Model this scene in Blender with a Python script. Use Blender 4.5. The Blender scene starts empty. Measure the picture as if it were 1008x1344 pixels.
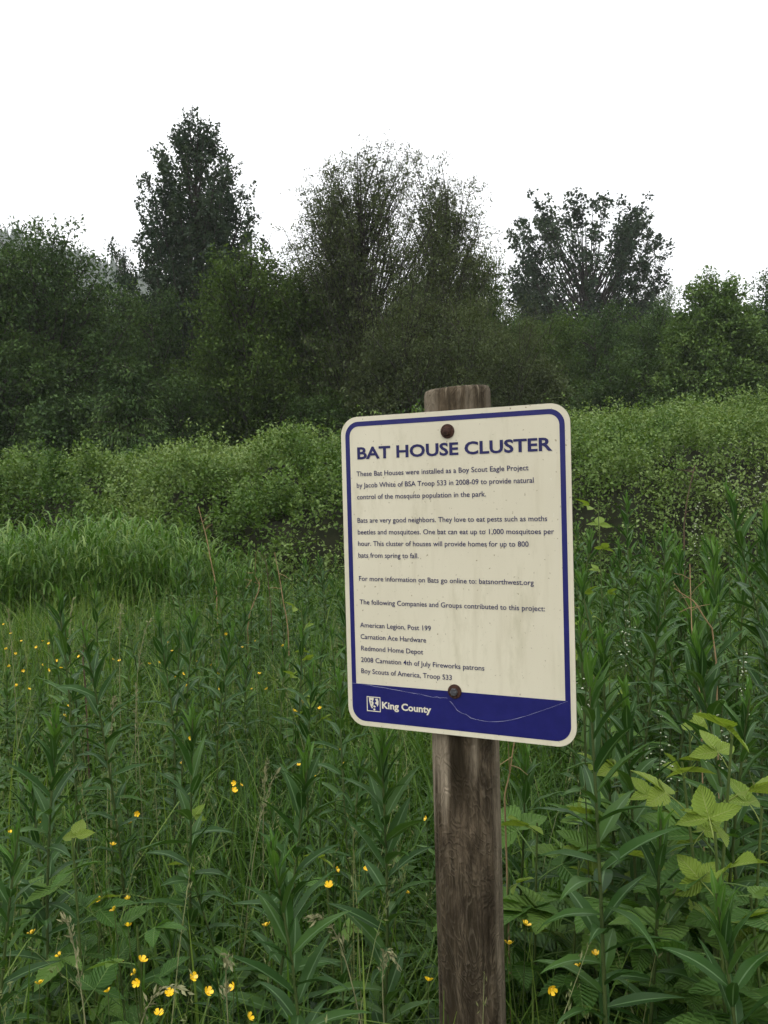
import bpy, math
import numpy as np
from mathutils import Matrix, Vector

sc = bpy.context.scene
COL = sc.collection
RNG = np.random.default_rng(7)
rad = math.radians

# ------------------------------------------------------------------ camera
CAM_H = 1.6
PITCH, ROLL, FPX = -0.02324, -0.02624, 1125.6      # fitted to the sign's four corners
_f = Vector((0, math.cos(PITCH), math.sin(PITCH)))
_r0 = Vector((1, 0, 0))
_u0 = _r0.cross(_f)
CR = _r0 * math.cos(ROLL) + _u0 * math.sin(ROLL)
CU = CR.cross(_f)
CF = _f
cam_d = bpy.data.cameras.new('camera')
cam_d.sensor_fit = 'VERTICAL'
cam_d.sensor_height = 36
cam_d.sensor_width = 27
cam_d.lens = FPX / 1344 * 36
cam_d.clip_start = 0.05
cam_d.clip_end = 6000
cam = bpy.data.objects.new('camera', cam_d)
COL.objects.link(cam)
cam.matrix_world = Matrix(((CR.x, CU.x, -CF.x, 0), (CR.y, CU.y, -CF.y, 0), (CR.z, CU.z, -CF.z, CAM_H), (0, 0, 0, 1)))
sc.camera = cam

# ------------------------------------------------------------------ world: overcast sky
SUN_EL, SUN_AZ = rad(58), rad(205)
world = bpy.data.worlds.new('World')
sc.world = world
world.use_nodes = True
wt = world.node_tree
bg = wt.nodes['Background']
sky = wt.nodes.new('ShaderNodeTexSky')
sky.sky_type = 'NISHITA'
sky.sun_disc = False
sky.sun_elevation = SUN_EL
sky.sun_rotation = SUN_AZ
sky.dust_density = 4
mixw = wt.nodes.new('ShaderNodeMix')
mixw.data_type = 'RGBA'
mixw.inputs[0].default_value = 0.93
wt.links.new(sky.outputs[0], mixw.inputs[6])
mixw.inputs[7].default_value = (12.6, 12.7, 12.9, 1)      # the closed cloud layer
wt.links.new(mixw.outputs[2], bg.inputs[0])
bg.inputs[1].default_value = 0.1

sun_d = bpy.data.lights.new('sun', 'SUN')
sun_d.energy = 0.9
sun_d.angle = rad(40)
sun_d.color = (1, 0.97, 0.92)
sun = bpy.data.objects.new('sun', sun_d)
COL.objects.link(sun)
sdir = Vector((math.sin(SUN_AZ) * math.cos(SUN_EL), math.cos(SUN_AZ) * math.cos(SUN_EL), math.sin(SUN_EL)))
sun.rotation_euler = sdir.to_track_quat('Z', 'Y').to_euler()
sun.location = (0, 0, 60)

vs = sc.view_settings
vs.view_transform = 'Standard'
vs.look = 'None'
vs.exposure = 0.4
vs.gamma = 1
vs.use_curve_mapping = False
cy = sc.cycles
cy.use_denoising = True
cy.denoiser = 'OPENIMAGEDENOISE'
cy.max_bounces = 6
cy.diffuse_bounces = 3
cy.glossy_bounces = 2
cy.transmission_bounces = 3
cy.volume_bounces = 1
cy.use_adaptive_sampling = True
cy.adaptive_threshold = 0.02


def pix(px, py, dist):
    """point seen at photo pixel (px, py), 'dist' metres along the ground in front of the camera"""
    d = CF + CR * ((px - 504) / FPX) - CU * ((py - 672) / FPX)
    return Vector((0, 0, CAM_H)) + d * (dist / d.y)


def pix_z(px, py, z):
    d = CF + CR * ((px - 504) / FPX) - CU * ((py - 672) / FPX)
    return Vector((0, 0, CAM_H)) + d * ((z - CAM_H) / d.z)


# ------------------------------------------------------------------ helpers
def noise2(x, y, seed=0, octaves=4, freq=1.0):
    r = np.random.default_rng(seed)
    out = np.zeros(np.broadcast(x, y).shape)
    amp, tot = 1.0, 0.0
    for o in range(octaves):
        for k in range(4):
            a = r.uniform(0, 2 * math.pi)
            f = freq * (2 ** o) * r.uniform(0.7, 1.4)
            out = out + amp * np.sin((x * math.cos(a) + y * math.sin(a)) * f + r.uniform(0, 6.28))
        tot += amp * 1.6
        amp *= 0.55
    return out / tot


def make_mesh(name, V, F, mats, var=None, across=None, along=None, fmat=None, smooth=True, uv=None):
    """V (n,3), F (m,k) uniform polygons or list of such arrays"""
    me = bpy.data.meshes.new(name)
    V = np.asarray(V, dtype=np.float32)
    Fs = F if isinstance(F, list) else [F]
    Fs = [np.asarray(f, dtype=np.int32) for f in Fs if len(f)]
    loops = np.concatenate([f.ravel() for f in Fs])
    totals = np.concatenate([np.full(len(f), f.shape[1], dtype=np.int32) for f in Fs])
    starts = np.concatenate([[0], np.cumsum(totals)[:-1]]).astype(np.int32)
    me.vertices.add(len(V))
    me.vertices.foreach_set('co', V.ravel())
    me.loops.add(len(loops))
    me.loops.foreach_set('vertex_index', loops)
    me.polygons.add(len(totals))
    me.polygons.foreach_set('loop_start', starts)
    me.polygons.foreach_set('loop_total', totals)
    me.polygons.foreach_set('use_smooth', np.full(len(totals), bool(smooth)))
    if fmat is not None:
        me.polygons.foreach_set('material_index', np.asarray(fmat, dtype=np.int32))
    for m in (mats if isinstance(mats, (list, tuple)) else [mats]):
        me.materials.append(m)
    if var is not None:
        a = me.attributes.new('var', 'FLOAT', 'POINT')
        a.data.foreach_set('value', np.asarray(var, dtype=np.float32))
    if across is not None:
        a = me.attributes.new('across', 'FLOAT', 'POINT')
        a.data.foreach_set('value', np.asarray(across, dtype=np.float32))
    if along is not None:
        a = me.attributes.new('along', 'FLOAT', 'POINT')
        a.data.foreach_set('value', np.asarray(along, dtype=np.float32))
    me.update()
    me.validate()
    return me


def link(name, data, parent=None, mat=None):
    o = bpy.data.objects.new(name, data)
    COL.objects.link(o)
    if parent is not None:
        o.parent = parent
    if mat is not None:
        o.matrix_basis = mat
    return o


def tag(o, label=None, cat=None, group=None, kind=None):
    if label:
        o['label'] = label
    if cat:
        o['category'] = cat
    if group:
        o['group'] = group
    if kind:
        o['kind'] = kind
    return o


def thing(name, label, cat, loc=(0, 0, 0), rz=0.0, group=None, scale=1.0):
    o = bpy.data.objects.new(name, None)
    COL.objects.link(o)
    o.empty_display_size = 0.1
    o.location = loc
    o.rotation_euler = (0, 0, rz)
    o.scale = (scale,) * 3
    return tag(o, label, cat, group)


class Geo:
    """collects vertices, quads / tris and attributes"""
    def __init__(self):
        self.V, self.T, self.Q, self.var, self.ac, self.al = [], [], [], [], [], []
        self.n = 0

    def add(self, V, T=None, Q=None, var=0.5, ac=None, al=None):
        V = np.asarray(V, dtype=float).reshape(-1, 3)
        if T is not None and len(T):
            self.T.append(np.asarray(T) + self.n)
        if Q is not None and len(Q):
            self.Q.append(np.asarray(Q) + self.n)
        self.V.append(V)
        self.var.append(np.broadcast_to(np.asarray(var, dtype=float), (len(V),)))
        self.ac.append(np.full(len(V), 1.0) if ac is None else np.asarray(ac, dtype=float))
        self.al.append(np.full(len(V), 0.0) if al is None else np.asarray(al, dtype=float))
        self.n += len(V)

    def mesh(self, name, mats):
        F = []
        if self.T:
            F.append(np.concatenate(self.T))
        if self.Q:
            F.append(np.concatenate(self.Q))
        return make_mesh(name, np.concatenate(self.V), F, mats, np.concatenate(self.var), np.concatenate(self.ac), np.concatenate(self.al))


def tube(points, radii, sides=6, cap=True):
    P = np.asarray(points, dtype=float)
    n = len(P)
    R = np.broadcast_to(np.asarray(radii, dtype=float), (n,))
    T = np.gradient(P, axis=0)
    T /= np.linalg.norm(T, axis=1)[:, None] + 1e-9
    ref = np.array([1.0, 0.13, 0.07]) if abs(T[0][0]) < 0.8 else np.array([0.1, 1.0, 0.05])
    A = np.cross(T, ref)
    A /= np.linalg.norm(A, axis=1)[:, None] + 1e-9
    B = np.cross(T, A)
    ang = np.arange(sides) / sides * 2 * math.pi
    V = P[:, None, :] + R[:, None, None] * (A[:, None, :] * np.cos(ang)[None, :, None] + B[:, None, :] * np.sin(ang)[None, :, None])
    V = V.reshape(-1, 3)
    i = np.arange(n - 1)[:, None] * sides
    j = np.arange(sides)[None, :]
    j2 = (j + 1) % sides
    Q = np.stack([i + j, i + j2, i + sides + j2, i + sides + j], axis=-1).reshape(-1, 4)
    return V, Q


def leaf_cloud(pos, dirs, length, width, var, rng, fold=0.25, up=None):
    """many rhombic folded leaves: pos (n,3) base points, dirs (n,3) axis; returns V,T,var"""
    n = len(pos)
    d = dirs / (np.linalg.norm(dirs, axis=1)[:, None] + 1e-9)
    r = rng.normal(size=(n, 3)) if up is None else up + rng.normal(size=(n, 3)) * 0.45
    s = np.cross(d, r)
    s /= np.linalg.norm(s, axis=1)[:, None] + 1e-9
    nn = np.cross(s, d)
    L = np.broadcast_to(length, (n,))[:, None]
    W = np.broadcast_to(width, (n,))[:, None]
    mid = pos + d * L * 0.45
    V = np.stack([pos, mid + s * W * 0.5 + nn * W * fold, pos + d * L, mid - s * W * 0.5 + nn * W * fold], axis=1).reshape(-1, 3)
    k = np.arange(n)[:, None] * 4
    T = np.concatenate([k + [0, 1, 2], k + [0, 2, 3]])
    return V, T, np.repeat(var, 4)


# ------------------------------------------------------------------ materials
def new_mat(name):
    m = bpy.data.materials.new(name)
    m.use_nodes = True
    nt = m.node_tree
    return m, nt, nt.nodes['Principled BSDF'], nt.nodes['Material Output']


def ramp(nt, fac, stops):
    r = nt.nodes.new('ShaderNodeValToRGB')
    el = r.color_ramp.elements
    el[0].position, el[0].color = stops[0][0], (*stops[0][1], 1)
    el[1].position, el[1].color = stops[-1][0], (*stops[-1][1], 1)
    for p, c in stops[1:-1]:
        e = el.new(p)
        e.color = (*c, 1)
    nt.links.new(fac, r.inputs[0])
    return r.outputs[0]


def tex_noise(nt, scale, detail=4, rough=0.55, vec=None, dist=0.0):
    n = nt.nodes.new('ShaderNodeTexNoise')
    n.inputs['Scale'].default_value = scale
    n.inputs['Detail'].default_value = detail
    n.inputs['Roughness'].default_value = rough
    n.inputs['Distortion'].default_value = dist
    if vec is not None:
        nt.links.new(vec, n.inputs['Vector'])
    return n.outputs[0]


def coords(nt, scale=(1, 1, 1), kind='Object'):
    tc = nt.nodes.new('ShaderNodeTexCoord')
    mp = nt.nodes.new('ShaderNodeMapping')
    mp.inputs['Scale'].default_value = scale
    nt.links.new(tc.outputs[kind], mp.inputs['Vector'])
    return mp.outputs[0]


def mix_rgb(nt, fac, a, b, blend='MIX'):
    m = nt.nodes.new('ShaderNodeMix')
    m.data_type = 'RGBA'
    m.blend_type = blend
    for sock, v in ((m.inputs[0], fac), (m.inputs[6], a), (m.inputs[7], b)):
        if isinstance(v, (int, float)):
            sock.default_value = v
        elif isinstance(v, tuple):
            sock.default_value = (*v, 1)
        else:
            nt.links.new(v, sock)
    return m.outputs[2]


def leaf_mat(name, c0, c1, c2, rough=0.5, trans=0.25, vein=None, spec=0.4, objvar=0.0, patch=0.0, ribs=0.0, thin=0.10):
    """foliage: colour by the leaf's own random value, optional pale midrib, a little light let through"""
    m, nt, p, out = new_mat(name)
    at = nt.nodes.new('ShaderNodeAttribute')
    at.attribute_name = 'var'
    fac = at.outputs['Fac']
    if objvar:
        oi = nt.nodes.new('ShaderNodeObjectInfo')
        ma = nt.nodes.new('ShaderNodeMath')
        ma.operation = 'MULTIPLY_ADD'
        nt.links.new(oi.outputs['Random'], ma.inputs[0])
        ma.inputs[1].default_value = objvar
        ad = nt.nodes.new('ShaderNodeMath')
        ad.operation = 'SUBTRACT'
        nt.links.new(fac, ad.inputs[0])
        ad.inputs[1].default_value = objvar / 2
        nt.links.new(ad.outputs[0], ma.inputs[2])
        fac = ma.outputs[0]
    if patch:
        nz = tex_noise(nt, patch, 3, vec=coords(nt))
        ma = nt.nodes.new('ShaderNodeMath')
        ma.operation = 'MULTIPLY_ADD'
        nt.links.new(nz, ma.inputs[0])
        ma.inputs[1].default_value = 1.4
        ad = nt.nodes.new('ShaderNodeMath')
        ad.operation = 'SUBTRACT'
        nt.links.new(fac, ad.inputs[0])
        ad.inputs[1].default_value = 0.7
        nt.links.new(ad.outputs[0], ma.inputs[2])
        fac = ma.outputs[0]
    col = ramp(nt, fac, [(0, c0), (0.5, c1), (1, c2)])
    if vein:
        a2 = nt.nodes.new('ShaderNodeAttribute')
        a2.attribute_name = 'across'
        vf = ramp(nt, a2.outputs['Fac'], [(thin * 0.5, (1, 1, 1)), (thin, (0, 0, 0))])
        col = mix_rgb(nt, vf, col, vein)
        if ribs:
            a3 = nt.nodes.new('ShaderNodeAttribute')
            a3.attribute_name = 'along'
            k = nt.nodes.new('ShaderNodeMath')
            k.operation = 'MULTIPLY_ADD'
            nt.links.new(a2.outputs['Fac'], k.inputs[0])
            k.inputs[1].default_value = -0.22
            nt.links.new(a3.outputs['Fac'], k.inputs[2])
            w_ = nt.nodes.new('ShaderNodeMath')
            w_.operation = 'MULTIPLY'
            nt.links.new(k.outputs[0], w_.inputs[0])
            w_.inputs[1].default_value = ribs * 6.2832
            sn = nt.nodes.new('ShaderNodeMath')
            sn.operation = 'COSINE'
            nt.links.new(w_.outputs[0], sn.inputs[0])
            rb = ramp(nt, sn.outputs[0], [(0.80, (0, 0, 0)), (1.0, (0.3, 0.3, 0.3))])
            col = mix_rgb(nt, rb, col, vein)
            bu = nt.nodes.new('ShaderNodeBump')
            bu.inputs['Strength'].default_value = 0.6
            bu.inputs['Distance'].default_value = 0.003
            bu.invert = True
            nt.links.new(sn.outputs[0], bu.inputs['Height'])
            nt.links.new(bu.outputs[0], p.inputs['Normal'])
    nt.links.new(col, p.inputs['Base Color'])
    p.inputs['Roughness'].default_value = rough
    p.inputs['Specular IOR Level'].default_value = spec
    if trans > 0:
        tr = nt.nodes.new('ShaderNodeBsdfTranslucent')
        tcol = mix_rgb(nt, 1.0, col, (1.0, 1.0, 0.45), 'MULTIPLY')
        nt.links.new(tcol, tr.inputs['Color'])
        ms = nt.nodes.new('ShaderNodeMixShader')
        ms.inputs[0].default_value = trans
        nt.links.new(p.outputs[0], ms.inputs[1])
        nt.links.new(tr.outputs[0], ms.inputs[2])
        nt.links.new(ms.outputs[0], out.inputs['Surface'])
    return m


def plain_mat(name, c0, c1, scale=8.0, rough=0.8, bump=0.0, stretch=(1, 1, 1), spec=0.3):
    m, nt, p, out = new_mat(name)
    nz = tex_noise(nt, scale, 5, 0.6, coords(nt, stretch))
    nt.links.new(ramp(nt, nz, [(0.3, c0), (0.7, c1)]), p.inputs['Base Color'])
    p.inputs['Roughness'].default_value = rough
    p.inputs['Specular IOR Level'].default_value = spec
    if bump:
        b = nt.nodes.new('ShaderNodeBump')
        b.inputs['Strength'].default_value = bump
        b.inputs['Distance'].default_value = 0.02
        nt.links.new(nz, b.inputs['Height'])
        nt.links.new(b.outputs[0], p.inputs['Normal'])
    return m


M = {}
M['soil'] = plain_mat('soil', (0.018, 0.016, 0.010), (0.035, 0.040, 0.018), 3.0, 0.95, 0.5)
M['bark'] = plain_mat('bark', (0.020, 0.017, 0.013), (0.055, 0.048, 0.038), 3.0, 0.9, 0.4, (1, 1, 0.25))
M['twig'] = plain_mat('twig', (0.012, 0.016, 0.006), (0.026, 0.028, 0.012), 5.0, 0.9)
M['fireweed_leaf'] = leaf_mat('fireweed_leaf', (0.020, 0.056, 0.013), (0.036, 0.090, 0.018), (0.078, 0.155, 0.027), 0.42, 0.27, (0.11, 0.19, 0.08), 0.18, 0.6, 0, 0, 0.055)
M['fireweed_young'] = leaf_mat('fireweed_young', (0.045, 0.125, 0.018), (0.075, 0.175, 0.026), (0.105, 0.21, 0.032), 0.45, 0.35, (0.13, 0.22, 0.07), 0.22, 0.4)
M['fireweed_stem'] = plain_mat('fireweed_stem', (0.035, 0.062, 0.016), (0.070, 0.092, 0.026), 9.0, 0.55, spec=0.2)
M['grass'] = leaf_mat('meadow_grass', (0.032, 0.084, 0.011), (0.074, 0.156, 0.019), (0.185, 0.270, 0.052), 0.4, 0.38, None, 0.25, 0, 0.7)
M['reed'] = leaf_mat('reed_grass', (0.042, 0.105, 0.015), (0.090, 0.190, 0.030), (0.250, 0.340, 0.110), 0.40, 0.35, None, 0.25)
M['herb'] = leaf_mat('herb_leaf', (0.018, 0.050, 0.009), (0.044, 0.100, 0.016), (0.098, 0.172, 0.028), 0.45, 0.28, None, 0.25)
M['bramble'] = leaf_mat('bramble_leaf', (0.046, 0.102, 0.017), (0.110, 0.188, 0.038), (0.225, 0.305, 0.105), 0.5, 0.3, None, 0.25, 0, 0.45)
M['berry_leaf'] = leaf_mat('berry_leaf', (0.050, 0.128, 0.022), (0.092, 0.195, 0.034), (0.155, 0.270, 0.050), 0.5, 0.32, (0.15, 0.25, 0.07), 0.25, 0.8, 0, 9, 0.06)
M['berry_young'] = leaf_mat('berry_young', (0.16, 0.255, 0.034), (0.21, 0.31, 0.042), (0.26, 0.35, 0.06), 0.5, 0.35, (0.30, 0.37, 0.10), 0.25, 0.5, 0, 9, 0.06)
M['cane'] = plain_mat('cane', (0.050, 0.085, 0.018), (0.095, 0.130, 0.030), 9.0, 0.6)
M['straw'] = plain_mat('straw', (0.20, 0.13, 0.065), (0.36, 0.25, 0.13), 12.0, 0.8)
M['dead_stem'] = plain_mat('dead_stem', (0.050, 0.034, 0.020), (0.115, 0.080, 0.048), 12.0, 0.8)
M['seed'] = plain_mat('seed_head', (0.15, 0.16, 0.075), (0.27, 0.26, 0.13), 30.0, 0.7)
M['petal'] = plain_mat('buttercup_petal', (0.82, 0.50, 0.012), (0.92, 0.64, 0.02), 60.0, 0.3, spec=0.5)
M['white_flower'] = plain_mat('white_flower', (0.36, 0.40, 0.26), (0.58, 0.60, 0.46), 60.0, 0.6)


def crown_mat(name, c0, c1, c2, trans=0.28, rough=0.6):
    return leaf_mat(name, c0, c1, c2, rough, trans, None, 0.15, 0, 0.25)


M['alder'] = crown_mat('alder_leaf', (0.030, 0.062, 0.016), (0.050, 0.096, 0.024), (0.084, 0.140, 0.036))
M['alder_light'] = crown_mat('alder_light_leaf', (0.058, 0.110, 0.028), (0.095, 0.165, 0.040), (0.145, 0.225, 0.058))
M['maple'] = crown_mat('maple_leaf', (0.034, 0.066, 0.012), (0.058, 0.104, 0.018), (0.095, 0.150, 0.028))
M['cottonwood'] = crown_mat('cottonwood_leaf', (0.020, 0.040, 0.022), (0.034, 0.060, 0.032), (0.062, 0.092, 0.050))
M['willow'] = crown_mat('willow_leaf', (0.042, 0.062, 0.022), (0.070, 0.096, 0.034), (0.110, 0.138, 0.055))
M['cedar'] = crown_mat('cedar_leaf', (0.030, 0.064, 0.016), (0.054, 0.100, 0.024), (0.090, 0.145, 0.036), 0.1)
M['conifer'] = crown_mat('conifer_needles', (0.016, 0.034, 0.018), (0.028, 0.052, 0.026), (0.046, 0.072, 0.036), 0.05)
M['hill'] = plain_mat('wooded_hill', (0.020, 0.036, 0.020), (0.040, 0.060, 0.030), 0.05, 0.95)

# ------------------------------------------------------------------ setting: ground and hill
def ground_height(x, y):
    return 0.05 * noise2(x, y, 3, 3, 0.5) * np.clip((40 - np.hypot(x, y)) / 30, 0, 1)


xs = np.concatenate([[-1300, -500, -150, -60, -30], np.arange(-20, 20.1, 0.8), [30, 60, 150, 500, 1300]])
ys = np.concatenate([[-600, -200, -40, -12], np.arange(-6, 30.1, 0.8), [45, 70, 120, 300, 900, 1600]])
GX, GY = np.meshgrid(xs, ys)
GV = np.stack([GX, GY, ground_height(GX, GY)], -1).reshape(-1, 3)
nx = len(xs)
qi = (np.arange(len(ys) - 1)[:, None] * nx + np.arange(nx - 1)[None, :]).ravel()
ground = link('ground', make_mesh('ground', GV, np.stack([qi, qi + 1, qi + nx + 1, qi + nx], -1), M['soil']))
tag(ground, kind='structure')

# the wooded hill far behind the left-hand trees
hx = np.linspace(-1150, 420, 80)
hy = np.linspace(560, 900, 18)
HX, HY = np.meshgrid(hx, hy)


def hill_height(x, y):
    ridge = 246 * np.exp(-((x + 420) / 430.0) ** 2)
    return ridge * np.exp(-((y - 760) / 140.0) ** 2) + 5 * noise2(x, y, 5, 3, 0.02) - 2


HV = np.stack([HX, HY, hill_height(HX, HY)], -1).reshape(-1, 3)
nx = len(hx)
qi = (np.arange(len(hy) - 1)[:, None] * nx + np.arange(nx - 1)[None, :]).ravel()
hill = link('hill', make_mesh('hill', HV, np.stack([qi, qi + 1, qi + nx + 1, qi + nx], -1), M['hill']))
tag(hill, kind='structure')

g = Geo()
rg = np.random.default_rng(21)
for k in range(3200):
    x, y = rg.uniform(-620, 60), rg.uniform(600, 790)
    z = float(hill_height(np.array(x), np.array(y)))
    if z < 20:
        continue
    h = rg.uniform(5, 10) * (1.8 if rg.uniform() < 0.06 else 1.0)
    r = h * rg.uniform(0.17, 0.26)
    n = 7
    a = np.arange(n) / n * 6.283 + rg.uniform(0, 6)
    for s, (z0, z1, rr) in enumerate(((0.0, 0.55, 1.0), (0.3, 0.8, 0.7), (0.58, 1.0, 0.42))):
        jr = rr * r * rg.uniform(0.75, 1.2, n)
        V = np.concatenate([np.stack([x + jr * np.cos(a), y + jr * np.sin(a), np.full(n, z + z0 * h - 2)], -1), [[x, y, z + z1 * h]]])
        g.add(V, T=[[i, (i + 1) % n, n] for i in range(n)], var=rg.uniform(0, 1))
tag(link('distant_conifer_wood', g.mesh('distant_conifer_wood', M['conifer'])), 'dark conifer wood covering the far hill at the left', 'wood', kind='stuff')

# ------------------------------------------------------------------ trees
def bez(a, b, c, n):
    t = np.linspace(0, 1, n)[:, None]
    return (1 - t) ** 2 * a + 2 * t * (1 - t) * b + t ** 2 * c


SIZES = {}


def tree_copy(src, name, label, px, top, dist, width, rz, group, cat='tree'):
    """another tree of the same build, at its own place, height and spread"""
    H, R = SIZES[src.name]
    tp = pix(px, top, dist)
    r = src.copy()
    COL.objects.link(r)
    r.name = name
    r.location = (tp.x, tp.y, 0)
    k = width / FPX * dist / 2 / R
    r.scale = (k, k, tp.z / H)
    r.rotation_euler = (0, 0, rz)
    tag(r, label, cat, group)
    for ch in src.children:
        c = ch.copy()
        COL.objects.link(c)
        c.parent = r
    return r


def tree(name, label, px, top, dist, width, mat, profile, seed, crown_from=0.12, nb=70, rise=0.6, sub=6, per=34,
         leaf=0.16, aspect=0.55, scat=0.30, subl=0.22, droop=0.0, stems=1, lean=0.0, group='trees along the edge of the meadow', inner=0.4, bare=0.25, spray=0.0, fine=0.8, layers=2, nz=0.75, upw=0.25, limbs=False):
    """trunk and limbs as one part, foliage as the other; px/top = treetop in the photograph, width in photo pixels"""
    rg = np.random.default_rng(seed)
    tp = pix(px, top, dist)
    H = tp.z
    R = width / FPX * dist / 2
    root = thing(name, label, 'tree', (tp.x, tp.y, 0), 0, group)
    SIZES[root.name] = (H, R)
    wood, fol = Geo(), Geo()
    r0 = (H * 0.014 + 0.05) * (1.0 if stems == 1 else 0.75)
    trunks = []
    for s in range(stems):
        a = s / max(stems, 1) * 6.28 + rg.uniform(0, 1)
        off = 0 if stems == 1 else R * rg.uniform(0.25, 0.55)
        top_h = H * (0.95 if stems == 1 else rg.uniform(0.62, 0.8))
        n = 9
        t = np.linspace(0, 1, n)
        w = noise2(t * 3, t * 0 + s, seed + s, 2, 1.0) * 0.02 * H
        X = math.cos(a) * off * t ** 1.2 + w * (t > 0.05) + lean * H * t
        Y = math.sin(a) * off * t ** 1.2 - w * (t > 0.05)
        P = np.stack([X, Y, t * top_h - (t == 0) * 0.2], -1)
        trunks.append(P)
        V, Q = tube(P, r0 * (1 - t) ** 0.9 * (1 if s == 0 else 0.7) + 0.012, 7)
        wood.add(V, Q=Q)
    lp, ld, lv = [], [], []
    ts = rg.uniform(crown_from, 1.0, nb * 3)
    pr = np.array([max(profile(t), 0.02) for t in ts])
    keep = rg.uniform(0, pr.max(), nb * 3) < pr ** 1.0
    ts = ts[keep][:nb]
    pr = pr[keep][:nb]
    for i, te in enumerate(ts):
        az = i * 2.39996 + rg.uniform(-0.4, 0.4)
        P = trunks[int(np.argmax([tk_[-1, 0] * math.cos(az) + tk_[-1, 1] * math.sin(az) + rg.uniform(0, 0.3 * R) for tk_ in trunks]))] if stems > 1 else trunks[0]
        rr = R * pr[i] * (inner + (1 - inner) * math.sqrt(rg.uniform(0.15, 1.0))) * rg.uniform(0.85, 1.12)
        end = np.array([math.cos(az) * rr, math.sin(az) * rr, te * H])
        if stems > 1 or lean:
            end[:2] += np.array([lean * H * te, 0])
        ha = max(te * H - rise * rr - 0.03 * H, 0.05 * H)
        tt = min(ha / P[-1, 2], 0.97) * (len(P) - 1)
        k = int(tt)
        st = P[k] + (P[min(k + 1, len(P) - 1)] - P[k]) * (tt - k)
        mid = (st + end) / 2 + np.array([0, 0, (0.10 - droop * 0.0) * rr]) + rg.normal(size=3) * 0.06 * rr
        if rise > 0.9:
            mid = st * 0.45 + end * 0.55 + np.array([math.cos(az), math.sin(az), -0.3]) * 0.12 * rr
        br = bez(st, mid, end, 8)
        br[:, 2] -= droop * rr * np.linspace(0, 1, 8) ** 2 * 0.5
        V, Q = tube(br, np.linspace(r0 * 0.24, 0.010, 8), 4)
        wood.add(V, Q=Q)
        bv = rg.uniform(0.15, 0.85)
        axis = br[-1] - br[3]
        axis /= np.linalg.norm(axis) + 1e-9
        for s in range(sub):
            f = bare + (1 - bare) * (s + rg.uniform(0, 1)) / sub
            kk = min(int(f * 7), 6)
            q = br[kk] + (br[kk + 1] - br[kk]) * (f * 7 - kk)
            d = axis * 0.8 + rg.normal(size=3) * nz + np.array([0, 0, upw - droop])
            d /= np.linalg.norm(d)
            ln = subl * R * rg.uniform(0.6, 1.3) * (1.15 - 0.5 * f)
            e = q + d * ln
            e[2] -= droop * ln * 0.6
            sb = bez(q, (q + e) / 2 + np.array([0, 0, droop * ln * 0.3]), e, 4)
            if subl * R > 0.5:
                V, Q = tube(sb, np.linspace(0.012, 0.005, 4), 3)
                wood.add(V, Q=Q)
            m = max(4, int(0.72 * per * rg.uniform(0.6, 1.4)))
            u = rg.uniform(0.1, 1.05, m)
            base = q + (e - q) * u[:, None]
            base[:, 2] += droop * ln * 0.3 * 2 * u * (1 - u)
            sc_ = scat * (1.2 - 0.6 * u)[:, None]
            base = base + rg.normal(size=(m, 3)) * sc_ * np.array([1, 1, 0.75])
            lp.append(base)
            dd = rg.normal(size=(m, 3)) + d * 0.6
            dd[:, 2] -= 0.25 + droop * 1.3
            if spray:
                dd = d * 1.4 + rg.normal(size=(m, 3)) * 0.5
                dd[:, 2] -= spray
            ld.append(dd)
            lv.append(np.clip(bv + rg.normal(size=m) * 0.22, 0, 1))
    lp, ld, lv = np.concatenate(lp), np.concatenate(ld), np.concatenate(lv)
    ok = lp[:, 2] > 0.1
    lp, ld, lv = lp[ok], ld[ok], lv[ok]
    n = len(lp)
    L = leaf * fine * rg.uniform(0.7, 1.35, n)
    V, T, vv = leaf_cloud(lp, ld, L, L * aspect, lv, rg, up=np.array([0, 0, 1.0]))
    fol.add(V, T=T, var=vv)
    wm = wood.mesh('trunk', M['bark'])
    link('trunk', wm, root)
    cm = fol.mesh('crown', M[mat])
    for k in range(layers):
        if k and limbs:
            link('limb', wm, root, Matrix.Rotation(k * 2.2, 4, 'Z') @ Matrix.Diagonal((1 - 0.03 * k, 1 - 0.03 * k, 1 - 0.012 * k, 1)))
        link('crown', cm, root, Matrix.Rotation(k * 2.2, 4, 'Z') @ Matrix.Diagonal((1 - 0.03 * k, 1 - 0.03 * k, 1 - 0.012 * k, 1)))
    return root, n


def prof_round(t):
    return math.sqrt(max(0, 1 - ((t - 0.5) / 0.52) ** 2)) ** 0.8


def prof_cone(t):
    return max(0.0, 1.03 - t) ** 0.55


def prof_spire(t):
    return max(0.0, 1.0 - t) ** 0.9


def prof_cotton(t):
    return max(0.07, min(1.0, max(0, 1.0 - t) / 0.45) ** 0.62) * (0.92 + 0.08 * math.sin(t * 23))


def prof_egg(t):
    return max(0.0, math.sin(math.pi * min(1, max(0, t * 0.78 + 0.12)))) ** 0.55


def prof_umbrella(t):
    return 0.2 if t < 0.58 else math.sin(math.pi * min(1, (t - 0.46) / 0.66)) ** 0.5


LEAFN = 0
def T(*a, **k):
    global LEAFN
    r, n = tree(*a, **k)
    LEAFN += n
    return r


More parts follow.
